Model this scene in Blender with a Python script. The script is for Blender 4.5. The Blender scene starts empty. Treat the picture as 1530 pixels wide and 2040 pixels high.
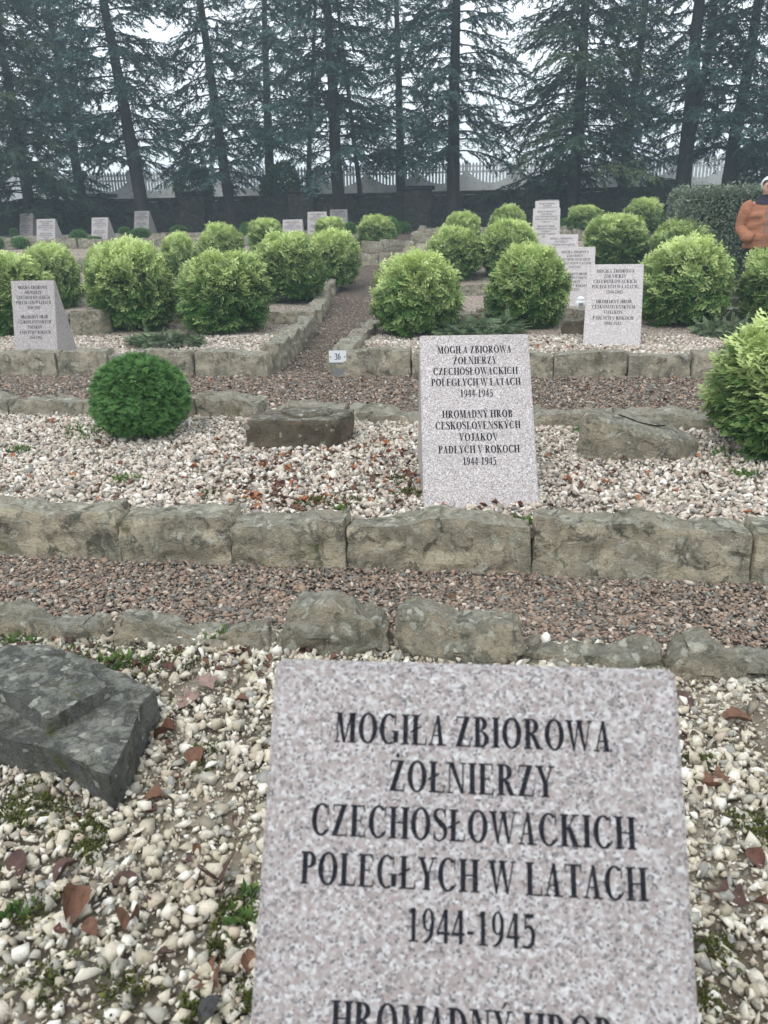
import bpy, bmesh, math, random
import numpy as np
from mathutils import Matrix, Vector

# ------------------------------------------------------------------ camera, sky, sun, exposure
S = bpy.context.scene
EYE = 1.6
FPX = 1541.0
def _cam(pitch, roll, yaw):
    p, r, y = np.radians([pitch, roll, yaw])
    fw = np.array([0, np.cos(p), -np.sin(p)]); rt = np.array([1., 0, 0]); up = np.cross(rt, fw)
    r2 = rt*np.cos(r) - up*np.sin(r); u2 = up*np.cos(r) + rt*np.sin(r)
    Z = np.array([[np.cos(y), -np.sin(y), 0], [np.sin(y), np.cos(y), 0], [0, 0, 1]])
    return Z @ np.stack([r2, u2, fw], 1)
CM = _cam(19.8, 1.0, 7.2)
cd = bpy.data.cameras.new('camera'); cam = bpy.data.objects.new('camera', cd); S.collection.objects.link(cam)
cd.sensor_fit = 'VERTICAL'; cd.sensor_height = 36; cd.sensor_width = 27; cd.lens = FPX/2040*36
cd.clip_start = 0.02; cd.clip_end = 6000
cam.matrix_world = Matrix(((CM[0,0], CM[0,1], -CM[0,2], 0), (CM[1,0], CM[1,1], -CM[1,2], 0), (CM[2,0], CM[2,1], -CM[2,2], EYE), (0,0,0,1)))
S.camera = cam
cd.dof.use_dof = True; cd.dof.focus_distance = 4.5; cd.dof.aperture_fstop = 5.6

SUN_EL, SUN_AZ = math.radians(58), math.radians(205)
w = bpy.data.worlds.new('World'); S.world = w; w.use_nodes = True
wn, wl = w.node_tree.nodes, w.node_tree.links; wn.clear()
sky = wn.new('ShaderNodeTexSky'); sky.sky_type = 'NISHITA'; sky.sun_disc = False
sky.sun_elevation = SUN_EL; sky.sun_rotation = SUN_AZ
b1 = wn.new('ShaderNodeBackground'); b1.inputs['Strength'].default_value = 0.10
b2 = wn.new('ShaderNodeBackground'); b2.inputs['Color'].default_value = (0.87, 0.925, 0.965, 1); b2.inputs['Strength'].default_value = 1.10
mx = wn.new('ShaderNodeMixShader'); mx.inputs[0].default_value = 0.86
wo = wn.new('ShaderNodeOutputWorld')
wl.new(sky.outputs[0], b1.inputs['Color']); wl.new(b1.outputs[0], mx.inputs[1]); wl.new(b2.outputs[0], mx.inputs[2]); wl.new(mx.outputs[0], wo.inputs[0])
sl = bpy.data.lights.new('sun', 'SUN'); sl.energy = 1.0; sl.angle = math.radians(35); sl.color = (1, 0.96, 0.9)
so = bpy.data.objects.new('sun', sl); S.collection.objects.link(so)
_sd = Vector((math.cos(SUN_EL)*math.sin(SUN_AZ), math.cos(SUN_EL)*math.cos(SUN_AZ), math.sin(SUN_EL)))
so.rotation_euler = _sd.to_track_quat('Z', 'Y').to_euler()
S.view_settings.view_transform = 'Standard'; S.view_settings.look = 'None'; S.view_settings.gamma = 1
S.view_settings.exposure = 0.68
S.cycles.max_bounces = 6; S.cycles.transparent_max_bounces = 4

# ------------------------------------------------------------------ helpers
rng = np.random.default_rng(7)
C = S.collection.objects
def setp(o, label=None, cat=None, group=None, kind=None):
    if label: o['label'] = label
    if cat: o['category'] = cat
    if group: o['group'] = group
    if kind: o['kind'] = kind
    return o
def link(name, me, mat=None, parent=None, smooth=False, loc=None, rot=None):
    o = bpy.data.objects.new(name, me); C.link(o)
    if mat is not None and len(me.materials) == 0: me.materials.append(mat)
    if parent is not None: o.parent = parent
    if loc is not None: o.location = loc
    if rot is not None: o.rotation_euler = rot
    if smooth: me.polygons.foreach_set('use_smooth', np.ones(len(me.polygons), bool))
    return o
def empty(name, loc=(0,0,0), rz=0, **k):
    o = bpy.data.objects.new(name, None); C.link(o); o.location = loc; o.rotation_euler = (0,0,rz); o.empty_display_size = .1
    return setp(o, **k)
def npmesh(name, V, F, attrs=None):
    """V (n,3), F (m,k) -> mesh"""
    V = np.asarray(V, np.float32); F = np.asarray(F, np.int32)
    me = bpy.data.meshes.new(name); m, k = F.shape
    me.vertices.add(len(V)); me.vertices.foreach_set('co', V.ravel())
    me.loops.add(m*k); me.loops.foreach_set('vertex_index', F.ravel())
    me.polygons.add(m); me.polygons.foreach_set('loop_start', np.arange(m, dtype=np.int32)*k)
    for n, a in (attrs or {}).items():
        at = me.attributes.new(n, 'FLOAT', 'POINT'); at.data.foreach_set('value', np.asarray(a, np.float32))
    me.update(calc_edges=True); return me
def pymesh(name, V, F):
    me = bpy.data.meshes.new(name); me.from_pydata([tuple(map(float, v)) for v in V], [], [tuple(map(int, f)) for f in F]); me.update(); return me
def merge(parts):
    Vs, Fs, n = [], [], 0
    for V, F in parts:
        Vs.append(np.asarray(V, float)); Fs += [tuple(i+n for i in f) for f in F]; n += len(V)
    return np.concatenate(Vs), Fs
def box(x0, x1, y0, y1, z0, z1):
    V = [(x0,y0,z0),(x1,y0,z0),(x1,y1,z0),(x0,y1,z0),(x0,y0,z1),(x1,y0,z1),(x1,y1,z1),(x0,y1,z1)]
    return V, [(0,3,2,1),(4,5,6,7),(0,1,5,4),(1,2,6,5),(2,3,7,6),(3,0,4,7)]
def _hash(i, j, k, s):
    h = (i*374761393 + j*668265263 + k*2147483647 + s*1274126177) & 0xffffffff
    h = ((h ^ (h >> 13))*1274126177) & 0xffffffff
    return ((h ^ (h >> 16)) & 0xffff)/65535.0
def vnoise(P, s=0):
    P = np.asarray(P, float); I = np.floor(P).astype(np.int64); f = P-I; f = f*f*(3-2*f); r = 0
    for a in (0,1):
        for b in (0,1):
            for c in (0,1):
                wt = (f[:,0] if a else 1-f[:,0])*(f[:,1] if b else 1-f[:,1])*(f[:,2] if c else 1-f[:,2])
                r = r + wt*_hash(I[:,0]+a, I[:,1]+b, I[:,2]+c, s)
    return r*2-1
def fbm(P, s=0, o=4):
    P = np.asarray(P, float); r = 0; a = 1
    for i in range(o): r = r + a*vnoise(P*2**i, s+i*17); a *= .5
    return r
def catmull(pts, n):
    P = np.asarray(pts, float); out = []
    Q = np.vstack([2*P[0]-P[1], P, 2*P[-1]-P[-2]])
    for i in range(len(P)-1):
        p0, p1, p2, p3 = Q[i:i+4]
        for t in np.linspace(0, 1, n, endpoint=False):
            out.append(.5*((2*p1)+(-p0+p2)*t+(2*p0-5*p1+4*p2-p3)*t*t+(-p0+3*p1-3*p2+p3)*t**3))
    out.append(P[-1]); return np.array(out)
def tube(pts, rad, seg=10, cap=True):
    P = np.asarray(pts, float); rad = np.broadcast_to(rad, len(P)); V = []; F = []
    T = np.gradient(P, axis=0); T /= np.linalg.norm(T, axis=1)[:, None]+1e-9
    ref = np.array([0, 0, 1.]) if abs(T[0][2]) < .8 else np.array([1., 0, 0])
    for i in range(len(P)):
        a = np.cross(T[i], ref); a /= np.linalg.norm(a)+1e-9; b = np.cross(T[i], a); ref = np.cross(a, T[i])
        for k in range(seg):
            t = 2*math.pi*k/seg; V.append(P[i]+rad[i]*(a*math.cos(t)+b*math.sin(t)))
    for i in range(len(P)-1):
        for k in range(seg):
            k2 = (k+1) % seg; F.append((i*seg+k, i*seg+k2, (i+1)*seg+k2, (i+1)*seg+k))
    if cap:
        F.append(tuple(range(seg-1, -1, -1))); F.append(tuple((len(P)-1)*seg+k for k in range(seg)))
    return np.array(V), F
def icosphere(sub):
    bm = bmesh.new(); bmesh.ops.create_icosphere(bm, subdivisions=sub, radius=1)
    V = np.array([v.co[:] for v in bm.verts]); F = np.array([[v.index for v in f.verts] for f in bm.faces]); bm.free(); return V, F
ICO1, ICO2, ICO3, ICO4 = icosphere(1), icosphere(2), icosphere(3), icosphere(4)
def gridbox(nx, ny, nz):
    """surface of a unit box -1..1 as a merged grid"""
    idx = {}; V = []; F = []
    def vid(p):
        k = tuple(np.round(p, 5))
        if k not in idx: idx[k] = len(V); V.append(p)
        return idx[k]
    for ax, (na, nb) in ((0,(ny,nz)),(1,(nz,nx)),(2,(nx,ny))):
        for s in (-1, 1):
            A = np.linspace(-1, 1, na+1); B = np.linspace(-1, 1, nb+1)
            for i in range(na):
                for j in range(nb):
                    q = []
                    for (u, v) in ((A[i],B[j]),(A[i+1],B[j]),(A[i+1],B[j+1]),(A[i],B[j+1])):
                        p = [0,0,0]; p[ax] = s; p[(ax+1)%3] = u; p[(ax+2)%3] = v; q.append(vid(p))
                    F.append(tuple(q) if s > 0 else tuple(q[::-1]))
    return np.array(V, float), F

# --- materials
class NT:
    def __init__(s, name, rough=.85, spec=.3):
        s.m = bpy.data.materials.new(name); s.m.use_nodes = True; s.t = s.m.node_tree; s.N = s.t.nodes; s.L = s.t.links
        s.b = s.N['Principled BSDF']; s.b.inputs['Roughness'].default_value = rough; s.b.inputs['Specular IOR Level'].default_value = spec
    def n(s, typ, **k):
        x = s.N.new(typ)
        for a, v in k.items():
            if a in x.inputs: s.put(x.inputs[a], v)
            else: setattr(x, a, v)
        return x
    def put(s, i, v):
        if isinstance(v, bpy.types.NodeSocket): s.L.new(v, i)
        else: i.default_value = v
    def coord(s, kind='Object'): return s.n('ShaderNodeTexCoord').outputs[kind]
    def noise(s, v, scale, detail=4, rough=.55, dist=0):
        x = s.n('ShaderNodeTexNoise'); s.put(x.inputs['Vector'], v)
        for a, b in (('Scale', scale), ('Detail', detail), ('Roughness', rough), ('Distortion', dist)): x.inputs[a].default_value = b
        return x.outputs['Fac']
    def vor(s, v, scale, feature='F1', rnd=1):
        x = s.n('ShaderNodeTexVoronoi', feature=feature); s.put(x.inputs['Vector'], v); x.inputs['Scale'].default_value = scale; x.inputs['Randomness'].default_value = rnd
        return x
    def ramp(s, f, stops, interp='LINEAR'):
        x = s.n('ShaderNodeValToRGB'); s.put(x.inputs[0], f); x.color_ramp.interpolation = interp; e = x.color_ramp.elements
        while len(e) < len(stops): e.new(.5)
        for i, (p, c) in enumerate(stops): e[i].position = p; e[i].color = (*c, 1) if len(c) == 3 else c
        return x.outputs[0]
    def mix(s, f, a, b, mode='MIX'):
        x = s.n('ShaderNodeMix', data_type='RGBA', blend_type=mode); s.put(x.inputs[0], f)
        for i, v in ((6, a), (7, b)): s.put(x.inputs[i], (*v, 1) if isinstance(v, tuple) and len(v) == 3 else v)
        return x.outputs[2]
    def math(s, op, a, b=0.):
        x = s.n('ShaderNodeMath', operation=op); s.put(x.inputs[0], a); s.put(x.inputs[1], b); return x.outputs[0]
    def sep(s, v): return s.n('ShaderNodeSeparateXYZ', Vector=v).outputs
    def smooth(s, f, a, b):
        x = s.n('ShaderNodeMapRange', interpolation_type='SMOOTHSTEP'); s.put(x.inputs[0], f); s.put(x.inputs[1], a); s.put(x.inputs[2], b); return x.outputs[0]
    def attr(s, name): return s.n('ShaderNodeAttribute', attribute_name=name).outputs['Fac']
    def island(s): return s.n('ShaderNodeNewGeometry').outputs['Random Per Island']
    def objrand(s): return s.n('ShaderNodeObjectInfo').outputs['Random']
    def shift(s, v, amt=37.):
        """coordinates shifted by a random amount per object"""
        r = s.math('MULTIPLY', s.objrand(), amt); x = s.n('ShaderNodeVectorMath', operation='ADD'); s.put(x.inputs[0], v); s.put(x.inputs[1], r); return x.outputs[0]
    def col(s, c): s.put(s.b.inputs['Base Color'], (*c, 1) if isinstance(c, tuple) else c); return s
    def bump(s, h, strength=.5, dist=.01):
        x = s.n('ShaderNodeBump'); s.put(x.inputs['Height'], h); x.inputs['Strength'].default_value = strength; x.inputs['Distance'].default_value = dist
        s.put(s.b.inputs['Normal'], x.outputs[0]); return s

def m_granite(name, bright=1., seed=0):
    t = NT(name, .42, .4); v = t.shift(t.coord())
    a = t.vor(v, 210).outputs['Color']; ax = t.sep(a)
    k = lambda *c: tuple(min(1, x*bright*q) for x, q in zip(c, (1.0, .985, .955)))
    base = t.ramp(ax[0], [(0, k(.20,.19,.20)), (.10, k(.25,.23,.24)), (.2, k(.42,.375,.375)), (.45, k(.50,.44,.44)), (.62, k(.56,.55,.57)), (.85, k(.68,.67,.69)), (1, k(.80,.80,.83))])
    n1 = t.noise(v, 120, 3); base = t.mix(t.smooth(n1, .42, .70), base, k(.40,.335,.33))
    n2 = t.noise(v, 55, 4, .7); base = t.mix(t.smooth(n2, .56, .72), base, k(.70,.69,.71))
    sp = t.vor(v, 330); d = t.math('LESS_THAN', t.sep(sp.outputs['Color'])[1], .075); base = t.mix(t.math('MULTIPLY', d, .85), base, (.07,.07,.08))
    n3 = t.noise(v, 3, 3); base = t.mix(t.math('MULTIPLY', t.smooth(n3, .5, .8), .22), base, k(.34,.32,.31))
    t.col(base); t.bump(t.noise(v, 300, 2), .12, .001); return t.m
def m_ink():
    t = NT('black_paint', .9, .1); v = t.coord(); t.col(t.mix(t.smooth(t.noise(v, 260, 3), .45, .75), (.012,.013,.018), (.042,.042,.048))); return t.m
def m_stone(name, cols, moss=.35, lich=.3, sc=6., bump=.9):
    """weathered stone: two stone tones, blackish algae, crisp pale lichen blotches, moss, streaks and grain"""
    t = NT(name, .93, .2); v = t.shift(t.coord()); A, B, D = cols
    w1 = t.n('ShaderNodeVectorMath', operation='ADD'); t.put(w1.inputs[0], v)
    nz = t.n('ShaderNodeTexNoise'); t.put(nz.inputs['Vector'], v); nz.inputs['Scale'].default_value = sc*2; nz.inputs['Detail'].default_value = 5
    w2 = t.n('ShaderNodeVectorMath', operation='SCALE'); t.put(w2.inputs[0], nz.outputs['Color']); w2.inputs['Scale'].default_value = .9/sc; t.put(w1.inputs[1], w2.outputs[0]); q = w1.outputs[0]
    c = t.mix(t.smooth(t.noise(q, sc*.8, 6, .62), .40, .60), A, B)
    up = t.sep(t.n('ShaderNodeNewGeometry').outputs['Normal'])[2]
    c = t.mix(t.math('MULTIPLY', t.smooth(t.math('ADD', up, t.math('MULTIPLY', t.noise(q, 9, 4, .7), .8)), .75, 1.25), .7), c, t.mix(t.smooth(t.noise(q, 16, 6, .7), .4, .6), tuple(x*.65 for x in B), (.30,.30,.26)))
    v2 = t.n('ShaderNodeVectorMath', operation='MULTIPLY'); t.put(v2.inputs[0], q); v2.inputs[1].default_value = (3, 3, .5)
    c = t.mix(t.math('MULTIPLY', t.smooth(t.noise(v2.outputs[0], sc*1.1, 6, .72), .50, .66), .6), c, D)
    c = t.mix(t.math('MULTIPLY', t.smooth(t.noise(q, sc*1.5, 7, .72, .5), .52, .63), .85), c, D)
    vo = t.vor(q, sc*3.4); c = t.mix(t.math('MULTIPLY', t.math('MULTIPLY', t.math('LESS_THAN', t.sep(vo.outputs['Color'])[0], lich), t.smooth(vo.outputs['Distance'], .48, .30)), .7), c, (.47,.46,.39))
    c = t.mix(t.math('MULTIPLY', t.smooth(t.noise(q, sc*5, 5, .7), .56, .68), .55), c, tuple(min(.6, x*1.45) for x in A))
    c = t.mix(t.math('MULTIPLY', t.smooth(t.noise(v, 75, 4, .75), .53, .66), .6), c, tuple(x*.35 for x in A))
    c = t.mix(t.math('MULTIPLY', t.smooth(t.noise(q, sc*.9, 6, .75), .57, .68), moss), c, t.mix(t.noise(v, 60, 4), (.05,.055,.02), (.13,.14,.045)))
    t.col(c)
    h = t.math('ADD', t.math('ADD', t.noise(q, 18, 8, .7), t.math('MULTIPLY', t.noise(v, 110, 5), .35)), t.math('MULTIPLY', vo.outputs['Distance'], -.15)); t.bump(h, bump, .03); return t.m
def m_pebble(name, stops, dirt=(.15,.12,.09), rough=.9):
    t = NT(name, rough, .25); v = t.coord(); c = t.ramp(t.island(), stops, 'CONSTANT')
    c = t.mix(t.math('MULTIPLY', t.smooth(t.noise(v, 90, 4, .65), .48, .78), .45), c, dirt)
    t.col(c); t.bump(t.noise(v, 160, 4, .6), .35, .004); return t.m
def spread(cols):
    n = len(cols); return [(i/n, c) for i, c in enumerate(cols)]
CREAM = [(.58,.53,.43),(.48,.43,.33),(.68,.64,.55),(.38,.34,.26),(.56,.51,.40),(.77,.74,.67),(.37,.35,.30),(.50,.42,.33),(.64,.60,.50),(.32,.31,.28),(.45,.40,.31),(.72,.68,.58),(.56,.51,.43),(.26,.23,.18),(.62,.56,.45),(.40,.38,.32)]
PINK = [(.58,.505,.42),(.46,.40,.33),(.70,.65,.57),(.38,.325,.27),(.56,.485,.40),(.78,.74,.68),(.32,.285,.245),(.48,.39,.32),(.64,.575,.49),(.28,.26,.235),(.52,.46,.38),(.73,.675,.60),(.43,.345,.28),(.55,.50,.43),(.34,.325,.295)]
CHIP = [(.29,.215,.165),(.21,.165,.13),(.36,.28,.22),(.17,.15,.125),(.30,.21,.155),(.44,.36,.29),(.22,.225,.20),(.25,.185,.145),(.34,.25,.18),(.145,.125,.11),(.27,.245,.21),(.37,.245,.18),(.23,.17,.13),(.55,.48,.40),(.20,.165,.14),(.32,.235,.185),(.19,.20,.185),(.26,.195,.16)]
M = {}
M['granite'] = m_granite('grey_pink_granite', .68)
M['granite_pale'] = m_granite('pale_granite', .86)
M['ink'] = m_ink()
M['kerb'] = m_stone('mossy_sandstone', ((.50,.435,.32),(.29,.265,.20),(.075,.075,.058)), .6, .28, 6)
M['kerb_far'] = m_stone('sandstone_kerb', ((.43,.38,.29),(.29,.265,.205),(.11,.105,.08)), .45, .22, 6)
M['rock'] = m_stone('grey_rock', ((.37,.32,.235),(.235,.22,.17),(.10,.10,.08)), .5, .28, 7)
M['slate'] = m_stone('dark_slate', ((.165,.162,.145),(.095,.098,.092),(.060,.056,.040)), .85, .09, 9)
M['brownrock'] = m_stone('brown_rock', ((.165,.135,.095),(.13,.11,.08),(.075,.07,.055)), .4, .2, 6)
def m_rubble(name, cols, joint):
    """rubble masonry: each stone its own tone, pale rough joints"""
    t = NT(name, .95, .15); v = t.coord(); st = t.n('ShaderNodeVectorMath', operation='MULTIPLY'); t.put(st.inputs[0], v); st.inputs[1].default_value = (1, 1, 1.6)
    vo = t.vor(st.outputs[0], 2.6); e = t.vor(st.outputs[0], 2.6, 'DISTANCE_TO_EDGE').outputs['Distance']
    c = t.ramp(t.sep(vo.outputs['Color'])[0], spread(cols), 'CONSTANT'); c = t.mix(t.smooth(t.noise(v, 9, 6, .7), .4, .65), c, tuple(x*.55 for x in cols[0]))
    c = t.mix(t.smooth(e, .05, .02), c, joint); c = t.mix(t.math('MULTIPLY', t.smooth(t.noise(v, 1.4, 5, .7), .52, .7), .6), c, (.06,.075,.04))
    t.col(c); t.bump(t.math('ADD', t.smooth(e, 0., .09), t.math('MULTIPLY', t.noise(v, 20, 5), .4)), .8, .05); return t.m
M['wallstone'] = m_rubble('dark_wall_stone', [(0.074,0.071,0.059),(0.053,0.056,0.050),(0.093,0.084,0.065),(0.043,0.050,0.046),(0.068,0.062,0.053)], (0.087,0.087,0.077))
M['pillar'] = m_rubble('pillar_stone', [(0.105,0.096,0.077),(0.081,0.077,0.065),(0.118,0.105,0.081),(0.068,0.068,0.059)], (0.105,0.102,0.090))
M['concrete'] = m_stone('weathered_concrete', ((.74,.76,.76),(.68,.70,.70),(.55,.57,.56)), .03, .3, 1.8, .3)
M['cream'] = m_pebble('cream_pebbles', spread(CREAM))
M['pinkish'] = m_pebble('pinkish_white_pebbles', spread(PINK), (.20,.14,.11))
M['chips'] = m_pebble('brown_stone_chips', spread(CHIP), (.10,.08,.065))
def m_simple(name, c, rough=.8, spec=.3, var=.25, sc=20):
    t = NT(name, rough, spec); v = t.coord(); t.col(t.mix(t.noise(v, sc, 4), tuple(x*(1-var) for x in c), tuple(min(1, x*(1+var)) for x in c))); t.bump(t.noise(v, sc*4, 4), .3, .004); return t.m
def m_leaf(name, dark, light, tipmix=.75, jitter=.5, rough=.6, trans=.15):
    """foliage: leaf colour runs from the older base to the young tip, each spray with its own tone; golden thuja tones also carry painted sky light"""
    t = NT(name, rough, .25); tip = t.attr('tip'); r = t.island()
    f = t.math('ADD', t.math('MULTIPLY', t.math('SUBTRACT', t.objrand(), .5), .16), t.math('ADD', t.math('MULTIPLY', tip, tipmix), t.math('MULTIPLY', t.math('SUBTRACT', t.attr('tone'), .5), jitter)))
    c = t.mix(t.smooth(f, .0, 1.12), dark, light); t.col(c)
    if trans:
        tr = t.n('ShaderNodeBsdfTranslucent'); t.put(tr.inputs[0], c); ms = t.n('ShaderNodeMixShader'); ms.inputs[0].default_value = trans
        out = t.N['Material Output']; t.L.new(t.b.outputs[0], ms.inputs[1]); t.L.new(tr.outputs[0], ms.inputs[2]); t.L.new(ms.outputs[0], out.inputs[0])
    return t.m
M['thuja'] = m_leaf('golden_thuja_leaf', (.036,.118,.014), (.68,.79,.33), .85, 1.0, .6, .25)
M['thuja_dark'] = m_leaf('green_thuja_leaf', (.055,.155,.034), (.32,.55,.18), .6, .5, .6, .15)
M['core'] = m_simple('thuja_inner_twigs', (.030,.040,.015), .95, .1)
M['needle'] = m_leaf('conifer_needle', (.032,.075,.068), (.115,.205,.185), .4, .9, .7, .1)
M['needle_y'] = m_leaf('yellowing_conifer_needle', (.034,.07,.048), (.18,.22,.095), .4, .9, .7, .1)
M['bark'] = m_simple('dark_bark', (.040,.036,.034), .95, .1, .4, 8)
M['bush'] = m_leaf('bush_leaf', (.03,.075,.025), (.13,.25,.07), .4, .8, .6, .2)
M['hedge'] = m_leaf('hedge_leaf', (.15,.185,.13), (.37,.42,.31), .4, .8, .7, .1)
M['juniper'] = m_leaf('juniper_leaf', (.09,.135,.07), (.27,.35,.19), .5, .7, .7, .1)
M['moss'] = m_leaf('moss', (.055,.065,.018), (.21,.23,.055), .5, .8, .8, .1)
M['weed'] = m_leaf('weed_leaf', (.06,.12,.03), (.30,.40,.12), .5, .7, .6, .2)

# ------------------------------------------------------------------ terrain
GY = [-40, 0, 2.9, 3.3, 5.8, 7.7, 9, 12, 14.8, 18.4, 20.5, 23, 26.5, 28.0, 29, 33, 36, 40, 60, 200, 4000]
GZ = [-.6, 0, .08, .08, .24, .28, .32, .42, .60, 1.15, 1.38, 1.45, 1.62, 1.72, 2.1, 2.6, 2.7, 2.4, 0, -6, -40]
def G(x, y): return np.interp(y, GY, GZ)
def xl(y): return np.interp(y, [7.5, 9.6, 12, 15, 18, 28], [-2.07, -2.10, -2.45, -2.75, -3.0, -3.3])   # left rim of the middle path
def xr(y): return np.interp(y, [7.5, 10.5, 14, 18, 28], [-1.50, -1.42, -1.5, -1.7, -2.0])               # right rim
ROWS = [(7.68, 10.4), (11.2, 13.3), (14.1, 16.3), (17.4, 19.4), (20.8, 22.8), (24.6, 26.8)]
def bed_z(x, y):
    """height of the raised gravel beds, or None off the beds"""
    if .0 < y < 2.66 and abs(x) < 4: return .12
    if 3.42 < y < 5.62: return .25 + (y-3.42)*.025
    for i, (a, b) in enumerate(ROWS):
        if a < y < b and (x < xl(y) or x > xr(y)): return float(G(x, y)) + .11
    return None
def surf(x, y):
    b = bed_z(x, y); return b if b is not None else float(G(x, y))
def ray(px, py): return CM @ np.array([(px-765)/FPX, -(py-1020)/FPX, 1.])
def hit(px, py):
    d = ray(px, py); t = .3
    while t < 60:
        P = d*t
        if P[2]+EYE <= surf(P[0], P[1]): break
        t += .01 if t < 6 else .03
    return np.array([P[0], P[1], surf(P[0], P[1])])
def at_y(px, py, y):
    d = ray(px, py); t = y/d[1]; return d*t+[0,0,EYE]
def at_z(px, py, z):
    d = ray(px, py); t = (z-EYE)/d[2]; return d*t+[0,0,EYE]
def scale_at(y_or_P):
    q = CM.T @ (np.asarray(y_or_P)-[0,0,EYE]); return q[2]/FPX    # metres per photo pixel

gx = np.unique(np.concatenate([np.linspace(-8,8,81), np.linspace(-40,40,41), [-300,-100,100,300]]))
gy = np.unique(np.concatenate([np.linspace(-2,10,121), np.linspace(10,45,71), [-40,-10,60,100,200,400]]))
X, Y = np.meshgrid(gx, gy); Z = G(X, Y) + np.where((np.abs(X) < 40) & (Y < 45), .008*fbm(np.stack([X.ravel()*1.5, Y.ravel()*1.5, 0*X.ravel()], 1), 3).reshape(X.shape), 0) - .008
ni = len(gx); idx = np.arange(len(gy)*ni).reshape(len(gy), ni)
F = np.stack([idx[:-1,:-1].ravel(), idx[:-1,1:].ravel(), idx[1:,1:].ravel(), idx[1:,:-1].ravel()], 1)
t = NT('ground_gravel_and_soil', .95, .2); v = t.coord(); s = t.sep(v)
vo = t.vor(v, 75); cell = t.ramp(t.sep(vo.outputs['Color'])[0], spread(CHIP), 'CONSTANT')
cell = t.mix(t.smooth(vo.outputs['Distance'], .25, .6), cell, (.055,.043,.035))
cell = t.mix(t.math('MULTIPLY', t.smooth(t.noise(v, 2.2, 5, .65), .5, .75), .5), cell, (.12,.10,.075))
soil = t.mix(t.smooth(t.noise(v, 1.3, 6, .7), .4, .62), (.055,.062,.028), (.10,.075,.055))
far = t.math('MAXIMUM', t.smooth(s[1], 26.0, 27.5), t.math('MULTIPLY', t.smooth(s[0], 3.2, 3.7), t.smooth(s[1], 10.5, 11.5)))
t.col(t.mix(far, cell, soil)); t.bump(t.math('ADD', vo.outputs['Distance'], t.noise(v, 40, 3)), .8, .012)
setp(link('ground', npmesh('ground', np.stack([X.ravel(), Y.ravel(), Z.ravel()], 1), F), t.m, smooth=True), kind='structure')

def bed_mat(name, cols, soil, sc):
    t = NT(name, .92, .2); v = t.coord(); vo = t.vor(v, sc); c = t.ramp(t.sep(vo.outputs['Color'])[0], spread(cols), 'CONSTANT')
    gap = t.smooth(vo.outputs['Distance'], .30, .62); c = t.mix(gap, c, soil)
    c = t.mix(t.math('MULTIPLY', t.smooth(t.noise(v, 1.7, 5, .7), .52, .72), .6), c, (.16,.11,.08))
    t.col(c); t.bump(t.math('SUBTRACT', 1., vo.outputs['Distance']), .9, .02); return t.m
def soil_mat():
    t = NT('bed_soil', .97, .1); v = t.coord()
    c = t.mix(t.smooth(t.noise(v, 9, 6, .7), .42, .62), (.22,.185,.14), (.32,.28,.22)); c = t.mix(t.math('MULTIPLY', t.smooth(t.noise(v, 5, 5, .7), .54, .7), .7), c, (.10,.11,.03))
    t.col(c); t.bump(t.noise(v, 60, 6, .7), .8, .02); return t.m
M['bed_soil'] = soil_mat(); M['bed_far'] = bed_mat('bed_gravel', PINK, (.20,.15,.12), 42)
def bed_sheet(xs_l, xs_r, y0, y1, mat, dz=0.):
    n, k = 26, 18; V = []
    for j in range(k+1):
        y = y0+(y1-y0)*j/k
        a, b = (xs_l(y), xs_r(y))
        for i in range(n+1):
            x = a+(b-a)*i/n; e = min(j, k-j, i, n-i)
            V.append((x, y, (bed_z(x, min(max(y, y0+.02), y1-.02)) or .1)+dz+.012*math.sin(x*5+y*7)*(e > 0)))
    F = [(j*(n+1)+i, j*(n+1)+i+1, (j+1)*(n+1)+i+1, (j+1)*(n+1)+i) for j in range(k) for i in range(n)]
    return setp(link('gravel_bed', npmesh('gravel_bed', V, F), mat, smooth=True), kind='structure')
bed_sheet(lambda y: -3.4, lambda y: 3.4, .02, 2.64, M['bed_soil'], -.012)
bed_sheet(lambda y: -4.9, lambda y: 4.2, 3.44, 5.60, M['bed_soil'], -.012)
for i, (a, b) in enumerate(ROWS):
    wl_ = -7 if i == 0 else -9-2.2*i
    bed_sheet(lambda y: wl_, lambda y: xl(y)-.03, a+.02, b-.02, M['bed_far'])
    wr_ = 5.2 if i == 0 else 3.2
    bed_sheet(lambda y: xr(y)+.03, lambda y: wr_, a+.02, b-.02, M['bed_far'])

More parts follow.
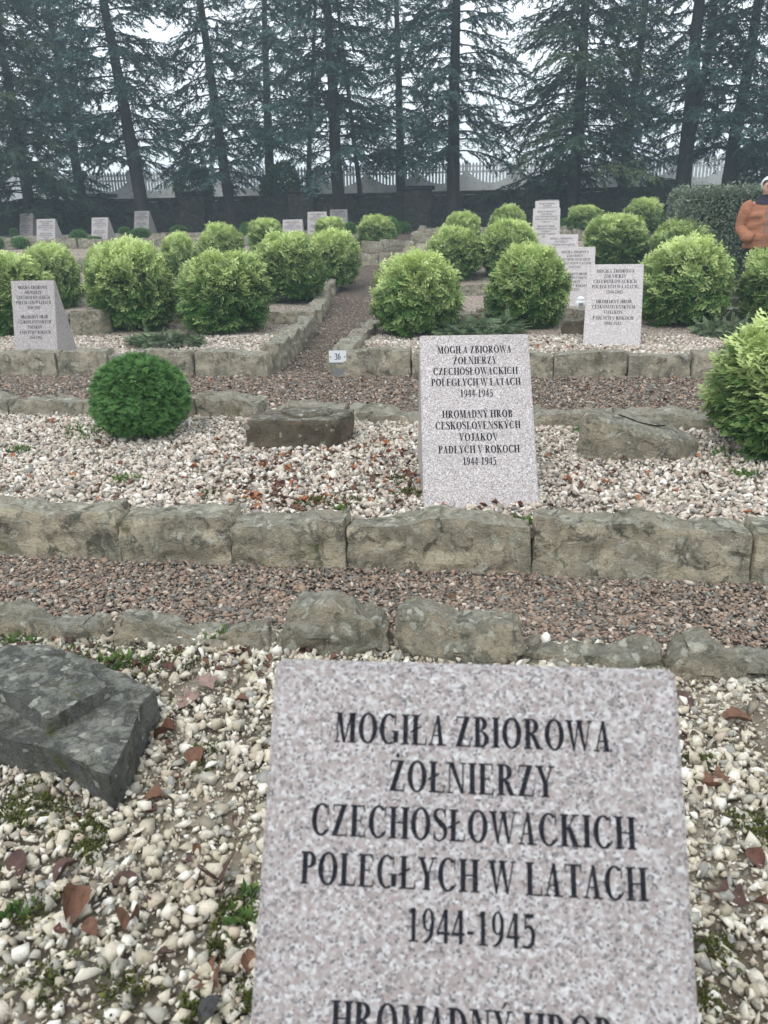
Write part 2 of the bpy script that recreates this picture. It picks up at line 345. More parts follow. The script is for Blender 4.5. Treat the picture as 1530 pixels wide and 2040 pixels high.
# ------------------------------------------------------------------ loose gravel (nobody could count it)
def hull_rock(r, npts):
    """one crushed stone: convex hull of random points on a sphere"""
    bm = bmesh.new(); u = r.normal(size=(npts, 3)); u /= np.linalg.norm(u, axis=1)[:, None]; u *= r.uniform(.78, 1.12, npts)[:, None]
    for p in u: bm.verts.new(p)
    g = bmesh.ops.convex_hull(bm, input=bm.verts[:]); bmesh.ops.delete(bm, geom=[v for v in bm.verts if not v.link_faces], context='VERTS')
    bmesh.ops.triangulate(bm, faces=bm.faces[:]); bm.verts.index_update()
    V = np.array([v.co[:] for v in bm.verts]); F = np.array([[v.index for v in f.verts] for f in bm.faces]); bm.free(); return V, F
def scatter(name, P, size, npts, mat, flat=(.45,.8), tilt=.5, seed=1):
    r = np.random.default_rng(seed); n = len(P); which = r.integers(0, 12, n); Vs, Fs, off = [], [], 0
    for k in range(12):
        V0, F0 = hull_rock(r, npts+k % 5); q = np.where(which == k)[0]; n_, m = len(q), len(V0)
        if not n_: continue
        sc = np.stack([size[q]*r.uniform(.85, 1.4, n_), size[q]*r.uniform(.6, 1.0, n_), size[q]*r.uniform(*flat, n_)], 1)*.5
        W = V0[None]*sc[:, None, :]
        a, b, c = r.normal(0, tilt, n_), r.normal(0, tilt, n_), r.uniform(0, 6.283, n_)
        ca, sa, cb, sb, cc, s_c = np.cos(a), np.sin(a), np.cos(b), np.sin(b), np.cos(c), np.sin(c)
        x, y, z = W[..., 0], W[..., 1], W[..., 2]
        y, z = y*ca[:,None]-z*sa[:,None], y*sa[:,None]+z*ca[:,None]
        x, z = x*cb[:,None]+z*sb[:,None], -x*sb[:,None]+z*cb[:,None]
        x, y = x*cc[:,None]-y*s_c[:,None], x*s_c[:,None]+y*cc[:,None]
        Vs.append((np.stack([x, y, z], -1)+P[q][:, None, :]).reshape(-1, 3)); Fs.append((F0[None]+(np.arange(n_)*m)[:, None, None]).reshape(-1, 3)+off); off += n_*m
    return setp(link(name, npmesh(name, np.concatenate(Vs), np.concatenate(Fs)), mat), kind='stuff')
def sample(n, x0, x1, y0, y1, zf, lift=0.004, jit=.006, seed=1, keep=None):
    r = np.random.default_rng(seed); x = r.uniform(x0, x1, n); y = r.uniform(y0, y1, n)
    if keep is not None: k = keep(x, y); x, y = x[k], y[k]
    z = np.array([zf(a, b) for a, b in zip(x, y)])+lift+r.uniform(-jit, jit, len(x))
    return np.stack([x, y, z], 1)
def sizes(n, mean, sig, seed): return np.clip(np.random.default_rng(seed).lognormal(math.log(mean), sig, n), mean*.4, mean*2.6)
P = sample(33000, -2.3, 1.9, .75, 2.66, bed_z, .004, .008, 11)
nz = vnoise(P*3.1, 5); P = P[(nz < .62) | (np.random.default_rng(3).random(len(P)) < .35)]
scatter('white_gravel', P, sizes(len(P), .022, .52, 1), 9, M['cream'], tilt=.7, flat=(.5,.95), seed=21)
P = sample(34000, -2.3, 1.9, .8, 2.64, bed_z, -.002, .005, 18)
scatter('fine_grit', P, sizes(len(P), .0085, .4, 9), 6, M['cream'], tilt=.8, seed=29)
P = sample(38000, -4.6, 3.0, 3.5, 5.6, bed_z, .004, .007, 12)
scatter('white_gravel', P, sizes(len(P), .030, .36, 2), 9, M['pinkish'], tilt=.6, seed=22)
P = sample(26000, -2.6, 1.9, 2.62, 3.42, lambda x, y: float(G(x, y)), .001, .004, 13)
scatter('brown_gravel', P, sizes(len(P), .0195, .42, 3), 9, M['chips'], (.3,.6), .35, 23)
P = sample(52000, -5.6, 3.4, 5.6, 7.75, lambda x, y: float(G(x, y)), .001, .004, 14)
scatter('brown_gravel', P, sizes(len(P), .0215, .40, 4), 9, M['chips'], (.3,.6), .35, 24)
P = sample(9000, -3.2, -1.3, 7.7, 14, lambda x, y: float(G(x, y)), .001, .004, 15, keep=lambda x, y: (x > xl(y)) & (x < xr(y)))
scatter('brown_gravel', P, sizes(len(P), .022, .33, 5), 9, M['chips'], (.3,.6), .35, 25)
P = sample(17000, -6.2, 4.6, 7.75, 9.4, lambda x, y: bed_z(x, y) or -9, .003, .006, 16, keep=lambda x, y: ((x < xl(y)-.05) | (x > xr(y)+.05)) & (y > 7.8))
scatter('white_gravel', P, sizes(len(P), .034, .33, 6), 9, M['pinkish'], seed=26)

# ------------------------------------------------------------------ stones
def angled(o, deg=38):
    o.data.set_sharp_from_angle(angle=math.radians(deg)); return o
def rough_block(L, D, H, seed, top=.12, rough=.03, n=None, taper=.03, rnd=.05, belly=0., hump=None):
    """hewn kerb block, origin at base centre, buried .06"""
    r = np.random.default_rng(seed); nx = n or max(8, int(L/.026)); nx = min(nx, 42)
    V, F = gridbox(nx, 10, 12); a = np.abs(V); P = V.copy()
    for ax in range(3):
        o = [(ax+1)%3, (ax+2)%3]; P[:, ax] *= 1-rnd*(np.maximum(a[:, o[0]], a[:, o[1]])**7)*(.6 if ax == 2 else .35)*(a[:, ax] > .99)
    z01 = (P[:, 2]+1)/2; x = P[:, 0]*L/2*(1-taper*z01*r.uniform(.2, 1)); y = P[:, 1]*D/2*(1-taper*2*z01)
    hp = 1+top*(fbm(np.stack([x*3.2, y*2, 0*x], 1), seed)) + r.uniform(-.1, .1)*P[:, 0]
    if hump: hp = hp+hump[1]*np.exp(-((P[:, 0]-hump[0])/hump[2])**2)
    z = -.06+(H+.06)*z01*np.where(z01 > 0, 1+(hp-1)*z01, 1)
    Q = np.stack([x, y, z], 1); c = Q-[0, 0, H*.4]; nrm = c/np.array([L, D, H])**2; nrm /= np.linalg.norm(nrm, axis=1)[:, None]+1e-9
    d = rough*(fbm(Q*5, seed+50, 3)*.55+fbm(Q*17, seed+52, 3)*.38-.75*np.abs(fbm(Q*[5,5,9]+9, seed+80, 3))-.35*np.floor(2.2*fbm(Q*[4,4,11], seed+90, 2)))
    Q = Q+nrm*d[:, None]; Q[:, 1] -= belly*np.sin(np.pi*np.clip(z01, 0, 1))*(P[:, 1] < 0)
    return Q, F
def kerb(p0, p1, base, H, D, lab, group, seed, mat, n=None, cuts=None, top=.12, rough=.03, gap=.006, specs=None):
    """a line of hewn stones from p0 to p1, each an object of its own"""
    p0, p1 = np.array(p0[:2], float), np.array(p1[:2], float); L = np.linalg.norm(p1-p0); ang = math.atan2(*(p1-p0)[::-1]); r = np.random.default_rng(seed)
    if cuts is None:
        c = np.cumsum(r.uniform(.75, 1.3, n)); cuts = np.concatenate([[0], c/c[-1]])
    for i in range(len(cuts)-1):
        a, b = cuts[i], cuts[i+1]; q = p0+(p1-p0)*(a+b)/2; l = L*(b-a)-gap; sp = (specs or {}).get(i, {})
        V, F = rough_block(l, D*r.uniform(.9, 1.15), H*r.uniform(.92, 1.08)*sp.get('h', 1), seed*31+i, sp.get('top', top), rough, hump=sp.get('hump'))
        z = base(q[0], q[1]) if callable(base) else base
        o = link('kerb_stone', pymesh('kerb_stone', V, F), mat, smooth=True, loc=(q[0], q[1], z), rot=(0, 0, ang+r.normal(0, .015)))
        angled(o); setp(o, sp.get('label') or lab(i), 'kerb stone', group)
ORD = ['first','second','third','fourth','fifth','sixth','seventh','eighth','ninth','tenth','eleventh','twelfth','thirteenth','fourteenth','fifteenth','sixteenth','seventeenth','eighteenth','nineteenth','twentieth']
gz = lambda x, y: float(G(x, y))
# front kerb of the second bed, tall blocks facing us: boundaries read off the photo
k1 = [-2.95]+[float(at_z(px, 1145, .09)[0]) for px in (212, 446, 684, 1058, 1483)]+[1.95, 2.7]
c1 = [(x-k1[0])/(k1[-1]-k1[0]) for x in k1]
names1 = ['tall dark mossy kerb block at the left end of the front low wall', 'second block of the front low wall, curved top and pale streaked face',
          'third block of the front low wall, shortest and flattest topped, pale brown face', 'humped block of the front low wall just below the middle headstone', 'longest grey block of the front low wall, right of the middle headstone', 'kerb block at the right end of the front low wall, cut by the picture edge']
kerb((k1[0], 3.46), (k1[-1], 3.46), gz, .235, .20, lambda i: names1[i] if i < 6 else 'mossy kerb block at the far right end of the front low wall', 'kerb blocks of the front low wall', 3, M['kerb'], cuts=c1, top=.09, rough=.024, gap=-.012,
     specs={0: dict(h=1.12), 1: dict(hump=(0, .10, .6)), 2: dict(h=.96, top=.05), 3: dict(hump=(.05, .20, .42), h=.98), 4: dict(h=1.04, top=.12), 5: dict(h=1.10)})
# natural stones along the back of the nearest bed
def boulder(px0, px1, y, H, D, seed, label, mat='rock', hump=None, zb=.09, rough=.045, top=.2):
    a, b = at_z((px0), 1270, .16)[0], at_z(px1, 1270, .16)[0]
    V, F = rough_block(abs(b-a)*1.02, D, H, seed, top, rough, taper=.22, rnd=.30, hump=hump)
    setp(angled(link('edging_rock', pymesh('edging_rock', V, F), M[mat], smooth=True, loc=((a+b)/2, y, zb), rot=(0, 0, random.Random(seed).uniform(-.04, .04))), 45), label, 'rock', 'natural rocks edging the nearest bed')
boulder(-330, 215, 2.58, .12, .22, 41, 'low grey rock at the left end of the nearest bed edge, above the slate rock')
boulder(205, 555, 2.58, .13, .22, 42, 'long smooth grey rock with pale flat top, left of the two humped rocks')
boulder(548, 790, 2.60, .165, .24, 43, 'left one of the two humped rocks behind the nearest headstone', hump=(.05, .10, .7))
boulder(788, 1035, 2.60, .165, .26, 44, 'right one of the two humped rocks behind the nearest headstone', hump=(-.15, .12, .65))
boulder(1020, 1320, 2.56, .115, .22, 45, 'low grey rock with a white pebble on it, behind the nearest headstone')
boulder(1300, 1640, 2.53, .15, .24, 46, 'mossy dark rock at the right end of the nearest bed edge')
# back kerb of the second bed: low rounded stones
bk = [(-5.2,5.74),(-2.13,5.70),(-.36,5.55),(1.6,5.50),(3.6,5.5)]
names2 = ['leftmost low kerb stone behind the wide second bed', 'pale low kerb stone behind the wide second bed at the left', 'flat low kerb stone left of the dark green globe bush', 'low kerb stone half hidden by the dark green globe bush']
cnt = 0
for (a, b), n_ in zip(zip(bk[:-1], bk[1:]), (5, 3, 3, 3)):
    kerb(a, b, lambda x, y: float(G(x, y)), .17, .26, lambda i, c=cnt: f'low rounded kerb stone, {ORD[c+i]} from left behind the middle headstone bed', 'low kerb stones behind the second bed', 60+cnt, M['kerb_far'], n=n_, top=.2, rough=.03)
    cnt += n_
# third row: hewn kerbs facing us and along both sides of the middle path
def row_kerbs(i, nl, nr, xleft, xright, H, where):
    a, b = ROWS[i]
    kerb((xleft, a-.03), (xl(a)-.02, a-.02), gz, H, .20, lambda k: f'squared kerb block, {ORD[k]} from left in the {where} left of the middle path', f'kerb blocks of the {where} on the left', 100+i*10, M['kerb_far'], n=nl, top=.06, rough=.02)
    kerb((xr(a)+.02, a-.02), (xright, a-.0), gz, H, .20, lambda k: f'squared kerb block in the {where}, {ORD[k]} to the right of the middle path', f'kerb blocks of the {where} on the right', 101+i*10, M['kerb_far'], n=nr, top=.06, rough=.02)
    kerb((xl(a)-.06, a+.1), (xl(b)-.06, b), gz, H*1.0, .20, lambda k: f'kerb stone on the path left rim, {ORD[k]} from the front beside the {where}', 'kerb stones on the left rim of the middle path', 102+i*10, M['kerb_far'], n=3, top=.12, rough=.025)
    kerb((xr(a)+.06, a+.1), (xr(b)+.06, b), gz, H*.9, .20, lambda k: f'kerb stone on the path right rim, {ORD[k]} from the front beside the {where}', 'kerb stones on the right rim of the middle path', 103+i*10, M['kerb_far'], n=3, top=.12, rough=.025)
row_kerbs(0, 6, 9, -6.6, 5.0, .23, 'third row')
row_kerbs(1, 6, 6, -8.0, 3.2, .20, 'fourth row')
row_kerbs(2, 5, 5, -8.5, 3.2, .20, 'fifth row')
row_kerbs(3, 6, 5, -10, 3.2, .20, 'sixth row')
row_kerbs(4, 7, 5, -14, 3.2, .20, 'seventh row')
row_kerbs(5, 8, 5, -16, 3.2, .18, 'last row')

# stone steps across the upper part of the middle path
for k, (a_, b_) in enumerate([((722, 526), (846, 512)), ((726, 502), (800, 494))]):
    A_, B_ = hit(*a_), hit(*b_)
    kerb(A_, B_, gz, .20, .3, lambda i, k=k: f'{ORD[i]} block from the left of the {["lower","upper"][k]} stone step across the middle path', 'stone steps on the middle path', 400+k*7, M['kerb_far'], n=3-k, top=.05, rough=.02)
# dark slate rock and the other laid memorial rocks
def slab_rock(name, poly, z0, z1, plate, ph, mat, label, cat, spread_=1.1, seed=1, rough=.012, cell=.035, group=None, skew=(0, 0), tiltx=0., smooth=0):
    """prism with a hewn flat top that carries a raised plate; poly in world xy"""
    c = np.mean(poly, 0); bm = bmesh.new()
    def ring(pl, s, z, sk=(0,0)): return [bm.verts.new((*((np.array(p)-c)*s+np.array(sk)), z)) for p in pl]
    tp = ring(poly, 1., z1-z0); bt = ring(poly, spread_, -.05, skew); n = len(poly)
    bm.faces.new(tp)
    for i in range(n): bm.faces.new((bt[i], bt[(i+1)%n], tp[(i+1)%n], tp[i]))
    if plate is not None:
        pa = ring(plate, 1., z1-z0-.004); pb = ring(plate, .95, z1-z0+ph)
        bm.faces.new(pb)
        for i in range(len(plate)): bm.faces.new((pa[i], pa[(i+1)%len(plate)], pb[(i+1)%len(plate)], pb[i]))
    bmesh.ops.triangulate(bm, faces=bm.faces[:])
    for _ in range(7):
        e = [x for x in bm.edges if x.calc_length() > cell]
        if not e: break
        bmesh.ops.subdivide_edges(bm, edges=e, cuts=1, use_grid_fill=False); bmesh.ops.triangulate(bm, faces=bm.faces[:])
    for _ in range(smooth): bmesh.ops.smooth_vert(bm, verts=bm.verts[:], factor=.5, use_axis_x=True, use_axis_y=True, use_axis_z=True)
    V = np.array([v.co[:] for v in bm.verts])
    N = np.stack([fbm(V*6+k*13, seed+k, 4) for k in range(3)], 1); V2 = V+N*rough*[1, 1, .6]
    V2[:, 2] += .35*rough*fbm(V*[2.5,2.5,1], seed+9, 3)+tiltx*V[:, 0]*(V[:, 2] > .0)
    for v, q in zip(bm.verts, V2): v.co = q
    me = bpy.data.meshes.new(name); bm.to_mesh(me); bm.free()
    o = link(name, me, mat, loc=(c[0], c[1], z0)); return setp(o, label, cat, group)
zt = .245
pt = lambda L, z=zt: [tuple(at_z(x, y, z)[:2]) for x, y in L]
poly = pt([(-150,1330),(0,1292),(95,1288),(190,1318),(303,1374),(252,1470),(218,1548),(190,1540),(110,1495),(-150,1440)][::-1])
plate = pt([(-150,1350),(20,1305),(150,1335),(225,1392),(92,1462),(0,1398),(-150,1390)][::-1])
slab_rock('slate_rock', poly, .12, zt, plate, .050, M['slate'], 'dark flat slate rock with a raised layer on top, beside the nearest headstone', 'rock', 1.0, 5, .012, .03, skew=(0, .03), smooth=0)
def laid_rock(cx, base, w, h, dep, seed, label, mat, tilt=0, plate=True, ang=0., smooth=2, spr=.97):
    P = hit(cx, base); s = scale_at(P); W = w*s; P[1] += .02; c, sn = math.cos(ang), math.sin(ang)
    R = lambda L: [(P[0]+x*c-y*sn, P[1]+x*sn+y*c) for x, y in L]
    poly = R([(-W*.5,0),(W*.30,.03),(W*.5,.16),(W*.46,dep),(-W*.30,dep),(-W*.48,dep*.6)])
    pl = R([(-W*.22,dep*.5),(W*.12,dep*.3),(W*.27,dep*.6),(W*.28,dep*.9),(-W*.1,dep*.92)]) if plate else None
    return slab_rock('rock', poly, P[2], P[2]+h, pl, .025, M[mat], label, 'rock', spr, seed, .02, .04, tiltx=tilt, smooth=smooth)
laid_rock(590, 898, 212, .19, .42, 11, 'dark brown squared rock with layered grey top, on gravel right of the green globe bush', 'brownrock')
laid_rock(1280, 922, 236, .20, .36, 12, 'brownish rock sloping down to the right, on gravel right of the middle headstone', 'rock', -.24, smooth=9, spr=1.1)
laid_rock(176, 668, 78, .30, .4, 13, 'mossy rock with a dark crack behind the leaning left headstone', 'rock', .1, smooth=5)
laid_rock(950, 650, 130, .14, .3, 14, 'low flat rock between two golden shrubs of the third row', 'rock', 0, False)
laid_rock(1330, 635, 150, .12, .3, 15, 'long low rock behind the third-row headstone at the right', 'rock', 0, False)
laid_rock(1150, 668, 62, .17, .3, 16, 'small dark rock in front of the stone with the white candle', 'brownrock', 0, False, smooth=5)

# ------------------------------------------------------------------ lettering (serif capitals drawn as polygons)
ST, TH, SF = .19, .068, .055
def rect(x0, y0, x1, y1): return [(x0,y0),(x1,y0),(x1,y1),(x0,y1)]
def para(x0, x1, y0, x2, x3, y1): return [(x0,y0),(x1,y0),(x3,y1),(x2,y1)]
def stroke(pts, wd, n=8):
    P = catmull([(*p, 0) for p in pts], n)[:, :2]; W = np.interp(np.linspace(0, 1, len(P)), np.linspace(0, 1, len(wd)), wd)
    T = np.gradient(P, axis=0); T /= np.linalg.norm(T, axis=1)[:, None]+1e-9; N = np.stack([-T[:,1], T[:,0]], 1)
    A, B = P+N*W[:,None]/2, P-N*W[:,None]/2
    return [[tuple(A[i]), tuple(B[i]), tuple(B[i+1]), tuple(A[i+1])] for i in range(len(P)-1)]
def ring(cx, cy, rx, ry, th=ST, tn=TH, a0=0, a1=360, n=26):
    out = []; A = np.radians(np.linspace(a0, a1, n+1))
    for p, q in zip(A[:-1], A[1:]):
        f = lambda t, k: (cx+(rx-k*th)*math.cos(t), cy+(ry-k*tn)*math.sin(t))
        out.append([f(p,0), f(q,0), f(q,1), f(p,1)])
    return out
def stem(x, y0=0, y1=1, w=ST, s=.065, top=True, bot=True):
    o = [rect(x, y0, x+w, y1)]
    if bot: o.append(rect(x-s, y0, x+w+s, y0+SF))
    if top: o.append(rect(x-s, y1-SF, x+w+s, y1))
    return o
def g_E(): return stem(.09)+[rect(.2,0,.60,SF),para(.54,.60,0,.585,.62,.24),rect(.2,1-SF,.57,1),para(.54,.59,.78,.51,.57,1),rect(.2,.485,.44,.53),rect(.42,.40,.46,.62)], .67
def g_A(): return [para(.40,.585,0,.30,.42,1),para(.06,.115,0,.33,.40,1),rect(.17,.31,.47,.36),rect(0,0,.22,SF),rect(.33,0,.69,SF)], .70
def glyph(ch):
    if ch == ' ': return [], .26
    if ch == 'O': return ring(.40,.5,.37,.52), .80
    if ch == 'C': return ring(.40,.5,.37,.52,a0=48,a1=318)+[rect(.62,.64,.665,.97),para(.60,.69,.14,.65,.69,.26)], .74
    if ch == 'Č': g = glyph('C'); return g[0]+[para(.38,.42,1.08,.24,.32,1.24),para(.38,.42,1.08,.48,.56,1.24)], g[1]
    if ch == 'G': return ring(.40,.5,.37,.52,a0=48,a1=300)+[rect(.62,.64,.665,.97)]+[rect(.57,.05,.57+ST,.42),rect(.48,.40,.80,.445)], .82
    if ch == 'I': return stem(.10), .37
    if ch == 'H': return stem(.09)+stem(.54)+[rect(.2,.475,.6,.53)], .79
    if ch == 'L': return stem(.09)+[rect(.2,0,.60,SF),para(.55,.61,0,.60,.63,.27)], .66
    if ch == 'Ł': g = glyph('L'); return g[0]+[para(-.02,-.02,.36,.42,.42,.60)[:0] or [(-.02,.37),(.42,.58),(.42,.66),(-.02,.45)]], g[1]
    if ch == 'E': return g_E()
    if ch == 'A': return g_A()
    if ch == 'M': return stem(.64)+[rect(.115,0,.165,1),rect(.03,0,.26,SF),rect(.02,1-SF,.2,1),para(.36,.47,0,.10,.29,1),para(.40,.45,0,.64,.72,1)], .91
    if ch == 'N': return [rect(.10,0,.15,1),rect(.02,0,.24,SF),rect(.01,1-SF,.2,1),para(.56,.66,0,.08,.28,1),rect(.60,0,.66,1),rect(.52,1-SF,.76,1)], .76
    if ch == 'Z': return [para(.04,.24,0,.38,.58,1),rect(.04,0,.60,SF),rect(.07,1-SF,.58,1),para(.55,.61,0,.60,.63,.26),para(.05,.08,.76,.07,.13,1)], .66
    if ch == 'Ż': g = glyph('Z'); return g[0]+ring(.33,1.15,.075,.075,.075,.075,n=10), g[1]
    if ch in 'PRB':
        o = stem(.09)+ring(.32,.745,.28,.255,a0=-90,a1=90,n=14)+[rect(.2,1-SF,.33,1),rect(.2,.49,.33,.49+SF)]
        if ch == 'P': return o, .63
        if ch == 'R': return o+[para(.50,.70,0,.27,.45,.49),rect(.5,0,.76,SF)], .76
        return stem(.09)+ring(.31,.77,.25,.23,a0=-90,a1=90,n=14)+ring(.32,.27,.31,.27,a0=-90,a1=90,n=14)+[rect(.2,1-SF,.32,1),rect(.2,.50,.33,.545),rect(.2,0,.33,SF)], .67
    if ch == 'D': return stem(.09)+ring(.30,.5,.40,.5,a0=-90,a1=90,n=18)+[rect(.2,1-SF,.31,1),rect(.2,0,.31,SF)], .75
    if ch == 'W': return [para(.27,.35,0,.04,.22,1),para(.28,.33,0,.46,.53,1),para(.67,.75,0,.42,.60,1),para(.68,.73,0,.90,.95,1),rect(-.02,1-SF,.29,1),rect(.38,1-SF,.66,1),rect(.82,1-SF,1.02,1)], 1.02
    if ch == 'V': return [para(.31,.40,0,.06,.25,1),para(.33,.38,0,.58,.64,1),rect(-.01,1-SF,.33,1),rect(.48,1-SF,.73,1)], .71
    if ch in 'YÝ':
        o = [rect(.27,0,.27+ST,.46),rect(.20,0,.51,SF),para(.27,.43,.44,.05,.23,1),para(.37,.43,.44,.58,.64,1),rect(-.01,1-SF,.31,1),rect(.49,1-SF,.73,1)]
        return (o+[para(.32,.38,1.06,.44,.56,1.25)] if ch == 'Ý' else o), .71
    if ch == 'T': return [rect(.25,0,.25+ST,1),rect(.17,0,.50,SF),rect(.03,1-SF,.64,1),para(.03,.06,.74,.03,.10,1),para(.61,.64,.74,.57,.64,1)], .67
    if ch == 'K': return stem(.09)+[para(.50,.72,0,.27,.45,.60),para(.22,.26,.44,.56,.64,1),rect(.45,0,.80,SF),rect(.46,1-SF,.74,1)], .78
    if ch == 'J': return [rect(.22,.18,.22+ST,1),rect(.15,1-SF,.46,1)]+stroke([(.305,.22),(.27,.06),(.15,-.01),(.06,.07)],[.16,.13,.06,.11]), .50
    if ch == 'S': return stroke([(.48,.80),(.40,.95),(.26,.985),(.12,.90),(.12,.72),(.30,.55),(.46,.40),(.48,.18),(.34,.02),(.18,.02),(.07,.20)],[.05,.06,.06,.12,.17,.19,.18,.13,.06,.06,.05])+[rect(.455,.72,.50,1),rect(.05,0,.095,.30)], .57
    if ch == '1': return [rect(.18,0,.18+.15,1),rect(.09,0,.43,SF),para(.08,.2,.84,.18,.3,1)], .50
    if ch == '4': return [rect(.28,0,.42,1),rect(.02,.25,.48,.34),para(.02,.08,.28,.28,.36,1)], .50
    if ch == '9': return ring(.25,.67,.22,.34,.13,.05)+stroke([(.41,.66),(.36,.26),(.22,.06),(.06,.01)],[.13,.14,.10,.03]), .50
    if ch == '6': return ring(.25,.33,.22,.34,.13,.05)+stroke([(.09,.34),(.14,.74),(.28,.94),(.44,.99)],[.13,.14,.10,.03]), .50
    if ch == '5': return [para(.12,.17,.54,.14,.19,1),para(.14,.44,.87,.15,.47,1)]+stroke([(.13,.55),(.28,.63),(.42,.48),(.40,.18),(.26,.03),(.06,.05)],[.06,.09,.14,.15,.09,.10]), .50
    if ch == '3': return stroke([(.06,.80),(.20,.98),(.36,.90),(.36,.68),(.20,.56)],[.05,.07,.12,.13,.05])+stroke([(.20,.56),(.40,.46),(.42,.20),(.26,.02),(.06,.06)],[.05,.12,.15,.09,.10]), .50
    if ch == '-': return [rect(.04,.30,.28,.40)], .32
    return [], .3
def text_polys(s, width=None, cap=.04):
    out = []; x = 0
    for ch in s:
        g, wd = glyph(ch); out += [[(px+x, py) for px, py in p] for p in g]; x += wd+.03
    k = (width/x if width else cap); return [[((px-x/2)*k, py*cap) for px, py in p] for p in out]
LINES = [('MOGIŁA ZBIOROWA',.408,.094),('ŻOŁNIERZY',.240,.163),('CZECHOSŁOWACKICH',.462,.231),('POLEGŁYCH W LATACH',.486,.300),('1944-1945',.178,.370),
         ('HROMADNÝ HROB',.379,.497),('ČESKOSLOVENSKÝCH',.455,.566),('VOJAKOV',.208,.636),('PADLÝCH V ROKOCH',.43,.710),('1944-1945',.178,.780)]
SLANT, LEAN = 1.0, math.radians(35.5)
RUN, HGT = SLANT*math.sin(LEAN), SLANT*math.cos(LEAN)
def face_pt(u, v, off):   # u across, v distance down from the top edge
    d = SLANT-v; return (u, d*math.sin(LEAN)-off*math.cos(LEAN), d*math.cos(LEAN)+off*math.sin(LEAN))
def inscription(run, hgt, wk, vk):
    """the ten engraved lines on a face that leans back by run over hgt"""
    sl_ = math.hypot(run, hgt); sn, cs = run/sl_, hgt/sl_; Vt, Ft = [], []
    for li, (s_, wd, v) in enumerate(LINES):
        v = (v*.945-.001)*vk
        for pi, p in enumerate(text_polys(s_, wd*wk, .043*vk)):
            Ft.append(tuple(range(len(Vt), len(Vt)+len(p))))
            for a, b in p:
                d = sl_-(v+.0215*vk-b); off = .0006+.000012*(pi % 7); Vt.append((a, d*sn-off*cs, d*cs+off*sn))
    me = pymesh('inscription', Vt, Ft); me.materials.append(M['ink']); return me
def slab_mesh(run, hgt, w_, back, mat, drop=.12):
    bm = bmesh.new(); hw = w_/2
    prof = [(-drop*run/hgt, -drop), (run, hgt), (run+.03, hgt-.003), (run+back, -drop)]
    A = [bm.verts.new((-hw, *p)) for p in prof]; B = [bm.verts.new((hw, *p)) for p in prof]; n = len(prof)
    bm.faces.new(A); bm.faces.new(B[::-1])
    for i in range(n): bm.faces.new((A[(i+1)%n], A[i], B[i], B[(i+1)%n]))
    bmesh.ops.recalc_face_normals(bm, faces=bm.faces[:])
    bmesh.ops.bevel(bm, geom=bm.edges[:], offset=.006, segments=2, affect='EDGES', clamp_overlap=True)
    me = bpy.data.meshes.new('slab'); bm.to_mesh(me); bm.free(); me.materials.append(mat); return me
TXT = {0: inscription(RUN, HGT, 1, 1), 1: inscription(.17, .79, .80, .81)}
SLAB = {(0, 0): slab_mesh(RUN, HGT, .6, .34, M['granite']), (0, 1): slab_mesh(RUN, HGT, .6, .34, M['granite_pale']), (1, 0): slab_mesh(.17, .79, .48, .36, M['granite']), (1, 1): slab_mesh(.17, .79, .48, .36, M['granite_pale'])}
HS = [  # x, y, z, yaw deg, pale, label
 (.022,.44,.165,2.2,0,'large nearest granite headstone with black lettering, cut off by the bottom of the picture'),
 (.03,3.80,.25,6.5,1,'middle granite headstone leaning back on pinkish gravel behind the front low wall'),
 (1.41,8.72,None,-7,1,'third-row granite headstone between two golden shrubs, right of the middle headstone'),
 (1.36,12.2,None,-5,1,'granite headstone with a white candle at its foot, partly hidden behind a golden shrub'),
 (1.40,14.84,None,-4,1,'granite headstone showing only its upper right corner, two steps above the candle one'),
 (1.38,18.4,None,-3,1,'tall-looking pale headstone in front of two others that overlap it at the right back'),
 (1.62,20.9,None,2,1,'headstone mostly hidden behind the pale one, only its right edge showing'),
 (2.0,25.6,None,2,1,'topmost and farthest headstone of the overlapping trio near the wall pillar'),
 (-4.77,7.95,None,3,1,'granite headstone at the far left with its wedge side showing, before golden shrubs'),
 (-15.05,25.6,None,-14,0,'dark grey headstone, leftmost of the far row below the stone wall'),
 (-11.65,20.7,None,-6,1,'white wide-looking headstone, second from left below the stone wall'),
 (-11.25,23.0,None,-10,1,'pale headstone standing alone beside a round dark bush, left back'),
 (-11.05,25.6,None,-12,0,'greyish far headstone in front of a big conifer trunk, small bush at its foot'),
 (-5.28,22.4,1.28,1,1,'lowest and leftmost of three far headstones in the middle, its top above shrubs'),
 (-4.82,23.6,1.50,1,1,'middle one of three far headstones above the golden shrubs'),
 (-4.6,26.0,1.62,1,0,'greyer headstone, rightmost and farthest of three in the middle back'),
]
for x, y, z, yaw, pale, lab in HS:
    if z is None: z = surf(x, y)
    h = empty('headstone', (x, y, z), math.radians(yaw), label=lab, cat='headstone', group='granite headstones with the same inscription')
    st = int(x < -3)
    link('slab', SLAB[st, pale], None, h); link('inscription', TXT[st], None, h)
    if st and y > 15: h.scale = (1.18, 1.18, 1.0); h.location.z -= .06

